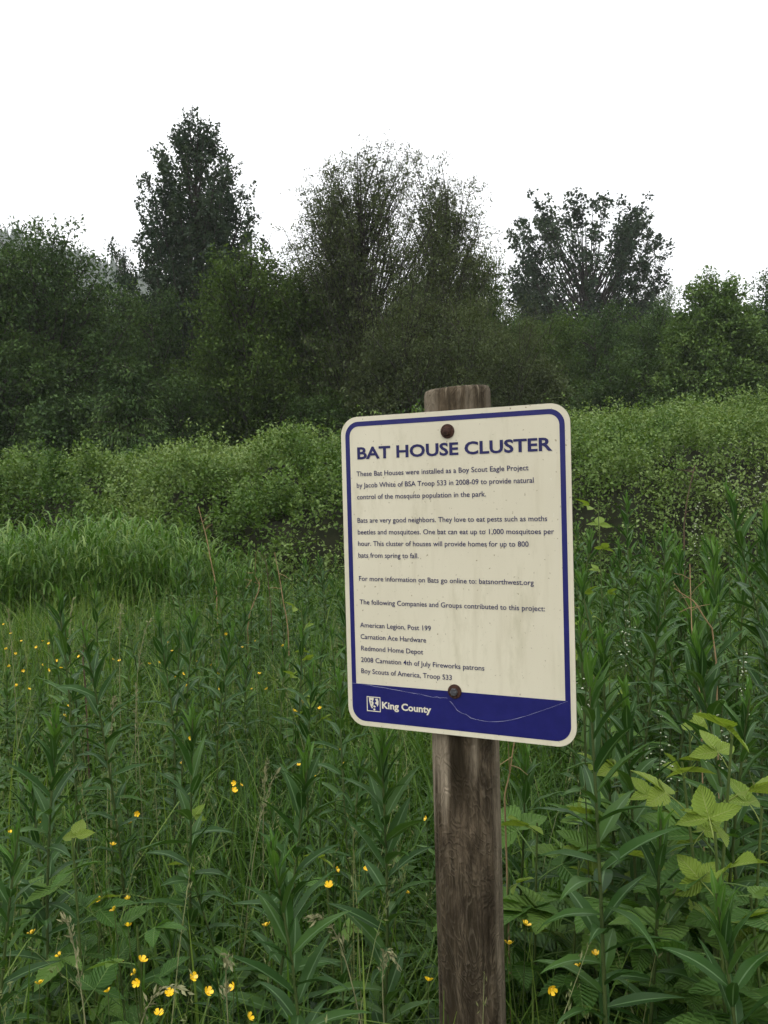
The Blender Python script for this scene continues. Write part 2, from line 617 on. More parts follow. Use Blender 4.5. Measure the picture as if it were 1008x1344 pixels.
# tall named trees
T('cottonwood_tree', 'tallest dark green cottonwood with pointed upright top at left', 254, 142, 56, 275, 'cottonwood', prof_cotton, 101,
  nb=230, rise=1.7, sub=5, per=44, leaf=0.27, aspect=0.75, scat=0.20, subl=0.19, crown_from=0.2, bare=0.3, inner=0.25, fine=0.8, layers=3, nz=0.38, upw=0.65)
T('willow_tree', 'big airy grey-green willow with visible limbs behind the sign post', 500, 200, 46, 335, 'willow', prof_egg, 102,
  nb=250, rise=1.05, sub=8, per=38, leaf=0.18, aspect=0.36, scat=0.20, subl=0.24, stems=4, crown_from=0.25, droop=0.14, bare=0.3, inner=0.25, fine=1.0, layers=3, limbs=True)
T('cottonwood_tree', 'open spreading cottonwood alone against the sky at right', 764, 266, 88, 225, 'cottonwood', prof_umbrella, 157,
  nb=86, rise=1.45, sub=6, per=30, leaf=0.40, aspect=0.75, scat=0.28, subl=0.15, stems=1, crown_from=0.60, bare=0.6, inner=0.45, fine=0.85, layers=2, limbs=True)
G1 = 'trees along the edge of the meadow'
T('alder_tree', 'leafy mid green tree with ragged top near left edge', 58, 300, 43, 222, 'alder', prof_egg, 104,
  nb=190, rise=1.1, sub=6, per=40, leaf=0.24, scat=0.34, subl=0.2, crown_from=0.06)
alder = T('alder_tree', 'leafy green tree cut by the left picture edge', -40, 325, 41, 200, 'alder', prof_egg, 105,
  nb=130, rise=1.0, sub=6, per=40, leaf=0.24, scat=0.35, subl=0.22, crown_from=0.06)
T('conifer_tree', 'slim pointed conifer between ragged green tree and tallest cottonwood', 160, 320, 62, 90, 'conifer', prof_spire, 106,
  nb=150, rise=0.1, sub=4, per=26, leaf=0.3, aspect=0.35, scat=0.2, subl=0.2, droop=0.3, crown_from=0.05, bare=0.1)
maple = T('maple_tree', 'rounded olive green tree in front of tallest cottonwood', 318, 330, 42, 185, 'maple', prof_egg, 107,
  nb=160, rise=0.8, sub=6, per=40, leaf=0.21, scat=0.3, subl=0.2, crown_from=0.05)
tree_copy(maple, 'maple_tree', 'lower olive green tree left of the willow trunks', 405, 352, 44, 160, 2.1, G1)
bwillow = T('willow_tree', 'low bushy willow right behind the top of the sign post', 570, 362, 38, 220, 'willow', prof_egg, 109,
  nb=150, rise=0.8, sub=6, per=42, leaf=0.18, aspect=0.36, scat=0.32, subl=0.2, droop=0.25, crown_from=0.03, stems=2)
tree_copy(bwillow, 'willow_tree', 'bushy willow sloping down to the right of the sign post', 660, 392, 41, 165, 1.7, G1)
tree_copy(maple, 'alder_tree', 'small bright tree rising from right shoulder of the willow', 628, 330, 50, 95, 4.0, G1)
T('alder_tree', 'conical bright green tree standing at the right', 936, 368, 46, 265, 'alder_light', prof_cone, 112,
  nb=240, rise=0.9, sub=6, per=44, leaf=0.2, scat=0.24, subl=0.17, crown_from=0.03, fine=1.0, layers=3)
tree_copy(alder, 'alder_tree', 'green tree cut by the right picture edge', 1035, 362, 50, 150, 0.8, G1)
tree_copy(alder, 'alder_tree', 'hazy green tree below the right-hand cottonwood', 775, 408, 62, 150, 2.5, G1)
tree_copy(alder, 'alder_tree', 'hazy rounded tree left of the conical bright tree', 852, 404, 58, 130, 4.4, G1)
tree_copy(maple, 'alder_tree', 'dim tree filling the dip right of the bushy willows', 712, 415, 56, 130, 1.2, G1)
tree_copy(alder, 'distant_tree', 'far bluish treetop just left of the conical bright tree', 862, 378, 135, 70, 5.1, G1)
tree_copy(alder, 'distant_tree', 'far bluish treetop left of the spreading cottonwood trunk', 705, 366, 125, 85, 0.3, G1)
tree_copy(maple, 'distant_tree', 'far dark treetops right of the spreading cottonwood trunk', 815, 388, 120, 100, 2.9, G1)
T('conifer_tree', 'dark conifer tip showing between cottonwood and willow', 352, 338, 85, 60, 'conifer', prof_spire, 120,
  nb=110, rise=0.1, sub=4, per=22, leaf=0.4, aspect=0.35, scat=0.25, subl=0.2, droop=0.3, crown_from=0.05, bare=0.1)
tree_copy(alder, 'alder_tree', 'shadowy tree between left ragged tree and olive tree', 190, 385, 50, 150, 3.3, G1)
T('cedar_tree', 'young cedar with drooping sprays at the left wood edge', 165, 462, 33, 170, 'cedar', prof_cone, 122,
  nb=170, rise=0.15, sub=6, per=22, leaf=0.22, aspect=0.35, scat=0.12, subl=0.24, droop=0.45, crown_from=0.03, bare=0.12, spray=0.7, fine=0.8, layers=2)
tree_copy(alder, 'alder_tree', 'leafy tree just beyond the left picture edge', -150, 340, 40, 200, 1.0, G1)
tree_copy(alder, 'alder_tree', 'leafy tree just beyond the right picture edge', 1140, 390, 48, 190, 5.5, G1)

# understorey shrubs in front of the trunks
SH = [(20, 470, 34, 150, 'alder', 'dark leafy shrub at the foot of left ragged tree'),
      (250, 455, 35, 130, 'alder', 'dark shrub right of the drooping cedar'),
      (345, 470, 36, 130, 'maple', 'olive shrub beneath the rounded olive tree'),
      (430, 468, 34, 130, 'alder', 'dark shrub above left corner of the sign'),
      (512, 462, 33, 120, 'willow', 'shadowy willow shrub just left of the post top'),
      (610, 470, 35, 120, 'willow', 'shadowy willow shrub behind the post top'),
      (690, 465, 36, 120, 'willow', 'willow shrub above right corner of the sign'),
      (765, 462, 44, 130, 'alder', 'dim shrub under the hazy trees right of the sign'),
      (835, 464, 44, 130, 'alder', 'dim shrub left of the conical tree foot'),
      (905, 470, 40, 120, 'alder', 'dark shrub at the foot of conical tree'),
      (990, 464, 40, 140, 'alder', 'dark shrub at the wood edge far right'),
      (90, 520, 30, 120, 'cedar', 'low green shrub left of the drooping cedar'),
      (-70, 480, 33, 160, 'alder', 'dark shrub beyond the left picture edge'),
      (1090, 470, 40, 160, 'alder', 'dark shrub beyond the right picture edge')]
G2 = 'shrubs along the wood edge'
protos = {}
for i, (px, top, d, w, mt, lab) in enumerate(SH):
    w *= 1.12
    d += 6
    top += (-30, 35, 10, 45, -15, 30, 5, 40, -5, 25, -20, 0, 0, 0)[i]
    if mt in protos:
        tree_copy(protos[mt], 'shrub', lab, px, top, d, w, i * 1.9, G2, 'shrub')
        continue
    r = T('shrub', lab, px, top, d, w, mt, prof_egg, 300 + i, crown_from=0.03, nb=100, rise=0.7, sub=6, per=38, leaf=0.17, scat=0.28,
          subl=0.26, stems=3, droop=0.1, group=G2, fine=1.05)
    r['category'] = 'shrub'
    protos[mt] = r
# back row that closes the wood
BK = [(-60, 395), (30, 385), (110, 392), (230, 375), (300, 385), (370, 390), (450, 380), (540, 385), (620, 400), (690, 420), (745, 430), (810, 430), (880, 412), (960, 400), (1050, 395)]
BKL = ['past the left picture edge', 'behind the left ragged tree', 'left of the slim conifer', 'under the tallest cottonwood', 'behind the rounded olive tree', 'behind the lower olive tree', 'behind left half of the willow',
       'behind right half of the willow', 'under the small bright tree', 'right of the bushy willows', 'left of the spreading cottonwood foot', 'right of the spreading cottonwood foot', 'left behind the conical tree',
       'right behind the conical tree', 'past the right picture edge']
G3 = 'back row of the wood'
bp_ = []
for i, (px, top) in enumerate(BK):
    lab = 'back row tree of the wood seen dimly ' + BKL[i]
    if i < 2:
        bp_.append(T('woodland_tree', lab, px, top, 66 + (i % 3) * 4, 150, 'alder', prof_egg, 400 + i,
                     crown_from=0.02, nb=100, rise=0.8, sub=6, per=40, leaf=0.42, scat=0.5, subl=0.24, group=G3))
    else:
        tree_copy(bp_[i % 2], 'woodland_tree', lab, px, top, 66 + (i % 3) * 4, 150, i * 1.3, G3)

# ------------------------------------------------------------------ bramble bank
def foot(x):
    return 10.4 - 0.26 * x + 0.35 * np.sin(x * 0.9 + 0.4) + 0.004 * x * x


def bank_h(x, t):
    lump = noise2(x * 0.9, t * 1.1, 31, 3, 1.3)
    puff = np.abs(noise2(x, t * 1.2, 36, 2, 2.4)) + 0.5 * np.abs(noise2(x, t, 37, 2, 5.5))   # rounded clumps with creases between
    yc = foot(x) + 5
    el = 0.085 + 0.033 * np.clip(x / yc * FPX / 504, -1.3, 1.3)
    base = (CAM_H + el * yc - 0.74) * (1 - np.exp(-np.maximum(t, 0) / 1.75)) / (1 - math.exp(-5 / 1.75))
    base = np.where(t > 5, (CAM_H + el * yc - 0.74) * (1 + 0.012 * (t - 5)), base)
    ramp_ = np.clip(t / 0.8, 0, 1)
    calm = 1 - 0.62 * np.clip((t - 1.6) / 2.2, 0, 1)
    return base + (0.16 * lump * calm + 0.62 * puff * calm + 0.26 * (1 - calm)) * ramp_ - 0.10


tg = np.linspace(0, 12, 4000)
dens = np.sqrt(1 + (2.62 / 1.75 * np.exp(-tg / 1.75)) ** 2) * np.where(tg < 6, 1, 0.3)
cdf = np.cumsum(dens)
cdf /= cdf[-1]
rg = np.random.default_rng(32)
NS = 24000
tt = np.interp(rg.uniform(0, 1, NS), cdf, tg)
bx = rg.uniform(-10.5, 9.5, NS)
by = foot(bx) + tt
bz = bank_h(bx, tt)
# outward normal of the bank
e = 0.05
nzx = -(bank_h(bx + e, tt) - bank_h(bx - e, tt)) / (2 * e)
nzy = -(bank_h(bx, tt + e) - bank_h(bx, tt - e)) / (2 * e)
NRM = np.stack([nzx, nzy, np.ones(NS)], -1)
NRM /= np.linalg.norm(NRM, axis=1)[:, None]
g = Geo()
PER = 14
axis = NRM * 0.5 + np.array([0, 0, 0.75]) + rg.normal(size=(NS, 3)) * 0.5
axis /= np.linalg.norm(axis, axis=1)[:, None]
ln = rg.uniform(0.12, 0.36, NS) * np.where(rg.uniform(0, 1, NS) < 0.12, 1.7, 1.0)
depth = rg.uniform(-0.02, 0.34, NS) ** 1.0
P0 = np.stack([bx, by, bz], -1) - NRM * depth[:, None]
u = rg.uniform(0, 1, (NS, PER))
pos = P0[:, None, :] + axis[:, None, :] * (u * ln[:, None])[:, :, None] + rg.normal(size=(NS, PER, 3)) * 0.045
dr = rg.normal(size=(NS, PER, 3)) + axis[:, None, :] * 0.5 + NRM[:, None, :] * 0.3
sv = np.clip(0.42 + 0.25 * noise2(bx, by, 33, 3, 1.1) + rg.normal(size=NS) * 0.13, 0, 1)
var = np.clip(sv[:, None] + rg.normal(size=(NS, PER)) * 0.13 + u * 0.14, 0, 1).ravel()
L = rg.uniform(0.036, 0.074, NS * PER) * np.repeat(np.clip(1.0 - 0.035 * bx, 0.75, 1.15), PER)
V, Tt, vv = leaf_cloud(pos.reshape(-1, 3), dr.reshape(-1, 3), L, L * 0.62, var, rg, up=np.array([0, -0.2, 1.0]))
g.add(V, T=Tt, var=vv)
# upright shoots standing out of the top
K = 4200
tk = rg.uniform(0.3, 7.5, K)
kx = rg.uniform(-11, 11, K)
kz = bank_h(kx, tk)
ky = foot(kx) + tk
hh = rg.uniform(0.08, 0.30, K)
q = 9
u = np.linspace(0.2, 1, q)[None, :] + rg.normal(size=(K, q)) * 0.04
lean = rg.normal(size=(K, 2)) * 0.18
pos = np.stack([kx[:, None] + lean[:, :1] * u * hh[:, None], ky[:, None] + lean[:, 1:] * u * hh[:, None], kz[:, None] + u * hh[:, None]], -1)
dr = rg.normal(size=(K, q, 3)) * np.array([1, 1, 0.4]) + np.array([0, 0, 0.45])
L = rg.uniform(0.035, 0.075, K * q)
V, Tt, vv = leaf_cloud(pos.reshape(-1, 3), dr.reshape(-1, 3), L, L * 0.55, np.clip(rg.normal(0.72, 0.15, K * q), 0, 1), rg, up=np.array([0, 0, 1.0]))
g.add(V, T=Tt, var=vv)
bank = tag(link('bramble_thicket', g.mesh('bramble_thicket', M['bramble'])), 'long bank of small-leaved bramble thicket crossing behind the sign', 'thicket', kind='stuff')
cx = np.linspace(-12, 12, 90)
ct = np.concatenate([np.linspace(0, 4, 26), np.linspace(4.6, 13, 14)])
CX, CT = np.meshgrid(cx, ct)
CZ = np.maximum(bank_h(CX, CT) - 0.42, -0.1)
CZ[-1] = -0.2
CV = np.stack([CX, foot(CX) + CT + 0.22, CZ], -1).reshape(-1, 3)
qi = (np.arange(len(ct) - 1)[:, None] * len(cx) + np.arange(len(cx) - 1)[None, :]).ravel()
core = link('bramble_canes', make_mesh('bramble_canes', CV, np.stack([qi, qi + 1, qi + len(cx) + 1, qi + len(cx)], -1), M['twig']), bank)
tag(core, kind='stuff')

# ------------------------------------------------------------------ blades: reed grass and meadow grass
def blades(base, az, height, lean, width, var, nseg, rg, curl=1.0):
    """ribbons that rise and bend over; base (n,3)"""
    n = len(base)
    t = np.linspace(0, 1, nseg + 1)[None, :]
    out = lean[:, None] * t ** 2 * height[:, None]
    up = height[:, None] * (t - curl * 0.35 * (lean[:, None]) * t ** 3)
    dx, dy = np.cos(az)[:, None], np.sin(az)[:, None]
    C = np.stack([base[:, :1] + dx * out, base[:, 1:2] + dy * out, base[:, 2:3] + up], -1)
    w = width[:, None] * (1 - t ** 2.2) * 0.5 + 0.0004
    tw = az + rg.uniform(-0.5, 0.5, n) + math.pi / 2
    S = np.stack([np.cos(tw), np.sin(tw), np.zeros(n)], -1)[:, None, :] * w[:, :, None]
    V = np.stack([C - S, C + S], axis=2).reshape(-1, 3)
    m = (nseg + 1) * 2
    b = np.arange(n)[:, None] * m
    s = np.arange(nseg)[None, :] * 2
    k = (b + s)[..., None]
    Q = (k + np.array([0, 1, 3, 2])).reshape(-1, 4)
    return V, Q, np.repeat(var, m)


rg = np.random.default_rng(41)
g = Geo()
NR = 1900
c = []
while len(c) < NR:
    px, d = rg.uniform(-120, 345), rg.uniform(8.9, 12.2)
    x = (px - 504) / FPX * d
    edge = 8.9 + 0.25 * math.sin(px * 0.03) + max(0, (px - 270) / 60.0) + abs(rg.normal()) * 0.25
    if d < edge or d > foot(np.array(x)) + 0.4:
        continue
    c.append((x, d, 0))
c = np.array(c)
hts = rg.uniform(0.9, 1.38, NR) * (0.9 + 0.12 * noise2(c[:, 0], c[:, 1], 45, 2, 1.5)) * (1.05 - 0.30 * np.clip(((c[:, 0] / c[:, 1] * FPX + 504) - 180) / 160, 0, 1) ** 2) * (1 - 0.25 * np.clip((c[:, 0] + 2.6) / 1.0, 0, 1))
V, Q, vv = blades(c, rg.uniform(0, 6.28, NR), hts, rg.uniform(0.02, 0.2, NR), np.full(NR, 0.010), rg.uniform(0.1, 0.6, NR), 4, rg)
g.add(V, Q=Q, var=vv)
LP = 7
f = np.linspace(0.3, 0.97, LP)[None, :] + rg.normal(size=(NR, LP)) * 0.05
b = np.repeat(c, LP, axis=0)
b[:, 2] = (f * hts[:, None]).ravel()
b[:, :2] += rg.normal(size=(NR * LP, 2)) * 0.03
n = NR * LP
V, Q, vv = blades(b, rg.uniform(0, 6.28, n), rg.uniform(0.12, 0.28, n), rg.uniform(0.6, 1.7, n), rg.uniform(0.014, 0.024, n), np.clip(rg.normal(0.5, 0.22, n), 0, 1), 4, rg, 1.3)
g.add(V, Q=Q, var=vv)
tag(link('reed_grass', g.mesh('reed_grass', M['reed'])), 'patch of tall drooping reed grass in front of the brambles at left', 'grass', kind='stuff')


def scatter(n, d0, d1, rg, power=1.0, margin=0.12):
    """points on the meadow inside the view wedge (with a margin for a step aside)"""
    u = rg.uniform(0, 1, n)
    d = (d0 ** (1 + power) + u * (d1 ** (1 + power) - d0 ** (1 + power))) ** (1 / (1 + power))
    x = rg.uniform(-1, 1, n) * (0.46 + margin) * d + rg.uniform(-0.5, 0.5, n)
    return np.stack([x, d, np.zeros(n)], -1)


rg = np.random.default_rng(42)
g = Geo()
B = scatter(78000, 0.9, 13.5, rg, 0.35)
B = B[B[:, 1] < foot(B[:, 0]) + 0.3]
B = B[~((np.abs(B[:, 0] - 0.154) < 0.085) & (np.abs(B[:, 1] - 1.663) < 0.085))]
n = len(B)
patch = noise2(B[:, 0], B[:, 1], 43, 3, 1.3)
hts = np.clip(rg.normal(0.55, 0.15, n) + 0.12 * patch, 0.2, 0.95) * np.where(B[:, 1] < 1.5, 0.8, 1)
V, Q, vv = blades(B, rg.uniform(0, 6.28, n), hts, np.abs(rg.normal(0.5, 0.45, n)) + 0.05, rg.uniform(0.0035, 0.009, n) * (1 + 0.05 * B[:, 1]), np.clip(rg.normal(0.42, 0.24, n) + 0.15 * patch, 0, 1), 4, rg)
g.add(V, Q=Q, var=vv)
tag(link('meadow_grass', g.mesh('meadow_grass', M['grass'])), 'long fine meadow grass covering the ground round the sign', 'grass', kind='stuff')

# taller pale flowering stems in the grass
g = Geo()
B = scatter(800, 1.3, 8.0, rg, 0.6)
B = B[(B[:, 1] < foot(B[:, 0])) & (np.hypot(B[:, 0] - 0.154, B[:, 1] - 1.663) > 0.2) & ((B[:, 0] < 0.1) | (rg.uniform(0, 1, len(B)) < 0.35))]
n = len(B)
hts = rg.uniform(0.6, 0.95, n)
az = rg.uniform(0, 6.28, n)
V, Q, vv = blades(B, az, hts, rg.uniform(0.05, 0.35, n), np.full(n, 0.0030), rg.uniform(0.6, 1, n), 5, rg)
g.add(V, Q=Q, var=vv)
tips = V.reshape(n, 6, 2, 3).mean(axis=2)
k = 16
u = rg.uniform(0, 1, (n, k))
a_, b_ = tips[:, 4][:, None, :], tips[:, 5][:, None, :]
pos = a_ + (b_ - a_) * u[..., None] + rg.normal(size=(n, k, 3)) * 0.006
dr = (b_ - a_) / 0.15 + rg.normal(size=(n, k, 3)) * 0.5
L = rg.uniform(0.010, 0.020, n * k)
V, Tt, vv = leaf_cloud(pos.reshape(-1, 3), dr.reshape(-1, 3), L, L * 0.22, rg.uniform(0.4, 1, n * k), rg)
g.add(V, T=Tt, var=vv)
M['flowering'] = leaf_mat('flowering_grass', (0.09, 0.13, 0.04), (0.15, 0.19, 0.065), (0.24, 0.25, 0.12), 0.5, 0.25, None, 0.2)
tag(link('flowering_grass', g.mesh('flowering_grass', M['flowering'])), 'pale thin flowering stems rising through the meadow grass', 'grass', kind='stuff')

# low herbs: small ovate leaves at many heights under the tall plants
g = Geo()
B = scatter(26000, 0.95, 12.5, rg, 0.45)
B = B[B[:, 1] < foot(B[:, 0]) + 0.2]
n = len(B)
k = 4
pos = np.repeat(B, k, axis=0) + rg.normal(size=(n * k, 3)) * np.array([0.05, 0.05, 0])
pos[:, 2] = rg.uniform(0.05, 0.62, n * k) * (0.75 + 0.25 * noise2(pos[:, 0], pos[:, 1], 44, 2, 1.2))
dr = rg.normal(size=(n * k, 3)) * np.array([1, 1, 0.35]) + np.array([0, 0, 0.15])
L = rg.uniform(0.03, 0.075, n * k)
V, Tt, vv = leaf_cloud(pos, dr, L, L * rg.uniform(0.25, 0.55, n * k), np.clip(rg.normal(0.4, 0.22, n * k), 0, 1), rg, up=np.array([0, 0, 1.2]))
g.add(V, T=Tt, var=vv)
tag(link('low_herbs', g.mesh('low_herbs', M['herb'])), 'low leafy herbs growing among the meadow grass', 'herbs', kind='stuff')

# ------------------------------------------------------------------ fireweed
def lance_leaf(droop, fold, wav, w=0.19, n=8, base_w=0.12):
    """unit-length lanceolate leaf along +X, arched in Z; returns V, Q, across"""
    t = np.linspace(0, 1, n + 1)
    half = w / 2 * (np.sin(np.pi * np.clip(t, 0, 1) ** 0.72) ** 1.0 * 1.0 + base_w * (1 - t))
    half[-1] = 0.002
    x = t * (1 - 0.25 * droop * t)
    z = 0.18 * np.sin(t * 1.7) * (1 - droop) - droop * 0.55 * t ** 2.2
    V, ac = [], []
    for i in range(n + 1):
        lift = half[i] * fold
        V += [[x[i], -half[i], z[i] + lift + wav * math.sin(i * 2.1)], [x[i], -half[i] * 0.07, z[i]],
              [x[i], half[i] * 0.07, z[i]], [x[i], half[i], z[i] + lift + wav * math.cos(i * 1.7)]]
        ac += [1, 0.0, 0.0, 1]
    i = np.arange(n)[:, None] * 4
    j = np.arange(3)[None, :]
    k = (i + j)[..., None]
    Q = (k + np.array([0, 1, 5, 4])).reshape(-1, 4)
    return np.array(V), Q, np.array(ac)


LEAVES = [lance_leaf(d, f, w_, wd) for d, f, w_, wd in ((0.05, 0.5, 0.006, 0.16), (0.2, 0.3, 0.010, 0.18), (0.35, 0.4, 0.006, 0.165), (0.6, 0.25, 0.012, 0.175), (0.12, 0.5, 0.006, 0.155))]


def leaf_mesh(name, lf, mat, v):
    gg = Geo()
    gg.add(lf[0], Q=lf[1], var=v, ac=lf[2])
    return gg.mesh(name, M[mat])


FW_OLD = [leaf_mesh('fireweed_leaf', l, 'fireweed_leaf', 0.45) for l in LEAVES]
FW_NEW = [leaf_mesh('fireweed_young_leaf', l, 'fireweed_young', 0.5) for l in LEAVES]


def fireweed_layout(H, rg, lmax=0.14, start=0.12, gap=0.021, bend=0.05):
    """stem points and the list of leaves (variant, young, matrix) of one plant"""
    n = 10
    t = np.linspace(0, 1, n)
    a = rg.uniform(0, 6.28)
    bx_, by_ = math.cos(a) * bend * H, math.sin(a) * bend * H
    w1 = rg.normal() * 0.008
    P = np.stack([bx_ * t ** 2 + w1 * np.sin(t * 7), by_ * t ** 2 + w1 * np.cos(t * 6) - w1, t * H], -1)
    P[0, 2] = -0.04
    leaves = []
    z = start
    k = 0
    az = rg.uniform(0, 6.28)
    while z < H - 0.012:
        s = (H - z) / H
        from_top = H - z
        ln = lmax * min(1.0, 0.30 + from_top / 0.26) * (1.0 if s < 0.6 else 1.0 - 0.6 * (s - 0.6)) * rg.uniform(0.82, 1.12)
        young = from_top < 0.075
        elev = 68 - 130 * from_top + rg.normal() * 9 if from_top < 0.3 else 30 - 26 * s + rg.normal() * 14
        kk = z / H * (n - 1)
        i = min(int(kk), n - 2)
        p = P[i] + (P[i + 1] - P[i]) * (kk - i)
        v = 0 if young else (int(rg.integers(0, 5)) if from_top < 0.3 else int(rg.integers(1, 5)))
        m = Matrix.Translation(p) @ Matrix.Rotation(az, 4, 'Z') @ Matrix.Rotation(-rad(elev), 4, 'Y') @ Matrix.Rotation(rg.normal() * 0.22, 4, 'X') @ Matrix.Diagonal((ln, ln * rg.uniform(0.85, 1.15), ln, 1))
        leaves.append((v, young, m))
        az += 2.39996 + rg.normal() * 0.15
        z += gap * (1.0 if from_top > 0.12 else 0.42) * rg.uniform(0.8, 1.2)
        k += 1
    return P, leaves


def stem_mesh(P, r0, r1, mat='fireweed_stem', sides=6):
    gg = Geo()
    V, Q = tube(P, np.linspace(r0, r1, len(P)), sides)
    gg.add(V, Q=Q)
    return gg.mesh('stem', M[mat])


def xform(V, m):
    A = np.array(m)
    return V @ A[:3, :3].T + A[:3, 3]


def hits_sign(loc, m):
    """would this leaf poke into the sign's panel or post?"""
    for f_ in (0.0, 0.25, 0.5, 0.75, 1.0):
        q = Vector(loc) + m @ Vector((f_, 0, 0)) - Vector((0.12408, 1.60169, CAM_H - 0.15611))
        u_ = q.x * 0.8977 - q.y * 0.4406
        w_ = -q.x * 0.4406 - q.y * 0.8977
        if -0.03 < w_ < 0.05 and abs(u_) < 0.25 and abs(q.z) < 0.325:
            return True
        if w_ > 0 and abs(u_) < 0.205 and abs(q.z) < 0.30:
            return True
        if math.hypot(u_, w_ + 0.07) < 0.085:
            return True
    return False


def near_fireweed(px, py, d, label, lmax=0.14, seed=0, gap=0.021, bend=0.05):
    rg = np.random.default_rng(1000 + seed)
    p = pix(px, py, d)
    H = max(p.z, 0.35)
    root = thing('fireweed_plant', label, 'plant', (0, 0, 0), 0, 'fireweed stems near the sign')
    P, leaves = fireweed_layout(H, rg, lmax, gap=gap, bend=bend)
    root.location = (p.x - P[-1, 0], p.y - P[-1, 1], 0)
    link('stem', stem_mesh(P, 0.0052, 0.0022), root)
    for v, young, m in leaves:
        if hits_sign(root.location, m):
            continue
        link('leaf', (FW_NEW if young else FW_OLD)[v], root, m)
    return root


NEAR = [
    (75, 772, 2.7, 'fireweed reaching highest of those by the left edge'),
    (108, 826, 2.45, 'leafy fireweed just right of the highest one by left edge'),
    (206, 806, 3.0, 'fireweed with upright pale tip left of a close twin stem'),
    (256, 800, 3.1, 'fireweed right twin of the pair left of the sign'),
    (253, 934, 2.05, 'dark fireweed with long spreading leaves midway left of sign'),
    (25, 1086, 1.75, 'short fireweed with bright tip at left edge'),
    (355, 1104, 1.5, 'fireweed with starry bright tip low in the foreground left of post'),
    (406, 985, 1.95, 'fireweed with grassy gap at its left, under sign corner'),
    (500, 968, 1.78, 'fireweed with bright tip directly beneath the lower left sign edge'),
    (308, 822, 3.4, 'slender fireweed among buttercups left of the sign middle'),
    (412, 872, 3.1, 'fireweed just left of the white sign edge'),
    (444, 884, 2.7, 'fireweed whose tip touches the sign lower left edge'),
    (772, 862, 1.47, 'large dark fireweed touching right edge of sign and post'),
    (868, 1070, 1.5, 'fireweed standing left of the pale berry leaves'),
    (940, 1172, 1.32, 'fireweed leaning at bottom right corner'),
    (952, 640, 2.5, 'tallest fireweed at right side, bright tip over brambles'),
    (872, 692, 3.3, 'fireweed left of the tallest right-hand one'),
    (868, 758, 2.5, 'fireweed with bent bright tip right of the sign'),
    (790, 832, 2.1, 'fireweed close beside sign right edge at mid height'),
    (822, 648, 4.2, 'fireweed farthest back of those right of the sign top'),
    (1003, 668, 2.3, 'fireweed cut by the right picture edge'),
    (590, 1010, 2.4, 'fireweed half hidden behind the wooden post'),
    (690, 985, 2.2, 'fireweed right of the post below the sign bottom'),
    (910, 840, 2.0, 'fireweed in front of tallest right-hand stem'),
    (820, 905, 1.9, 'fireweed over the white flower sprays right of sign'),
    (985, 905, 1.7, 'fireweed above the pale berry leaves at right edge'),
    (75, 935, 2.0, 'fireweed with broad lower leaves near left edge'),
]
for i, (px, py, d, lab) in enumerate(NEAR):
    near_fireweed(px, py, d, lab, (0.150, 0.130, 0.140, 0.158)[i % 4] if d < 2.3 else 0.13, i, (0.017, 0.020, 0.016)[i % 3] if d < 2.6 else 0.022, (0.03, 0.09, 0.05, 0.13)[i % 4])

# farther fireweed: six shared plants, stem + joined foliage
PROTO = []
for k in range(6):
    rg = np.random.default_rng(1500 + k)
    P, leaves = fireweed_layout(1.15, rg, 0.15, gap=0.03, bend=0.06)
    go, gy = Geo(), Geo()
    V, Q = tube(P, np.linspace(0.006, 0.003, len(P)), 5)
    for v, young, m in leaves:
        lf = LEAVES[v]
        (gy if young else go).add(xform(lf[0], m), Q=lf[1], var=rg.uniform(0.2, 0.8), ac=lf[2])
    PROTO.append((stem_mesh(P, 0.006, 0.003, sides=5), go.mesh('foliage', M['fireweed_leaf']), gy.mesh('tip', M['fireweed_young'])))

rg = np.random.default_rng(1600)


def far_fireweed(px, d, h, label, group):
    k = int(rg.integers(0, 6))
    x = (px - 504) / FPX * d
    root = thing('fireweed_plant', label, 'plant', (x, d, 0), rg.uniform(0, 6.28), group, h / 1.15)
    root.rotation_euler = (rg.normal() * 0.08, rg.normal() * 0.08, rg.uniform(0, 6.28))
    for nm, me in zip(('stem', 'foliage', 'tip'), PROTO[k]):
        link(nm, me, root)


for i in range(95):      # left meadow, thinner on the grassy part
    px, d = rg.uniform(-60, 470), rg.uniform(3.4, 9.6)
    if px < 240 and (d > 5.2 or rg.uniform() < 0.5):
        continue
    zone = ('at the foot of the brambles left of the sign' if d > 7 else 'midway between sign and brambles, left of the sign' if d > 5 else 'a few steps behind the sign, at its left') if px > 300 else ('beside the left buttercups' if px > 120 else 'near the left picture edge')
    far_fireweed(px, d, rg.uniform(0.75, 1.1), 'small fireweed ' + zone, 'fireweed ' + zone)
for i in range(120):     # right of the sign
    px, d = rg.uniform(700, 1090), rg.uniform(2.6, 9.0)
    zone = ('against the brambles ' if d > 6.5 else 'in the middle of the stand ' if d > 4.2 else 'in the front of the stand ') + ('close to the sign right edge' if px < 800 else 'between sign and tallest stem' if px < 930 else 'by the right picture edge' if px < 1008 else 'beyond the right picture edge')
    far_fireweed(px, d, rg.uniform(0.95, 1.35) - (0.10 if d > 6 else 0), 'fireweed ' + zone, 'fireweed ' + zone)
for i in range(30):      # small leafy stems between the big ones, left
    px, d = rg.uniform(-40, 530), rg.uniform(2.0, 4.6)
    zone = 'by the left picture edge' if px < 120 else 'under the left pair of tall ones' if px < 300 else 'just left of the sign'
    far_fireweed(px, d, rg.uniform(0.6, 0.92), 'knee-high fireweed ' + zone, 'knee-high fireweed ' + zone)
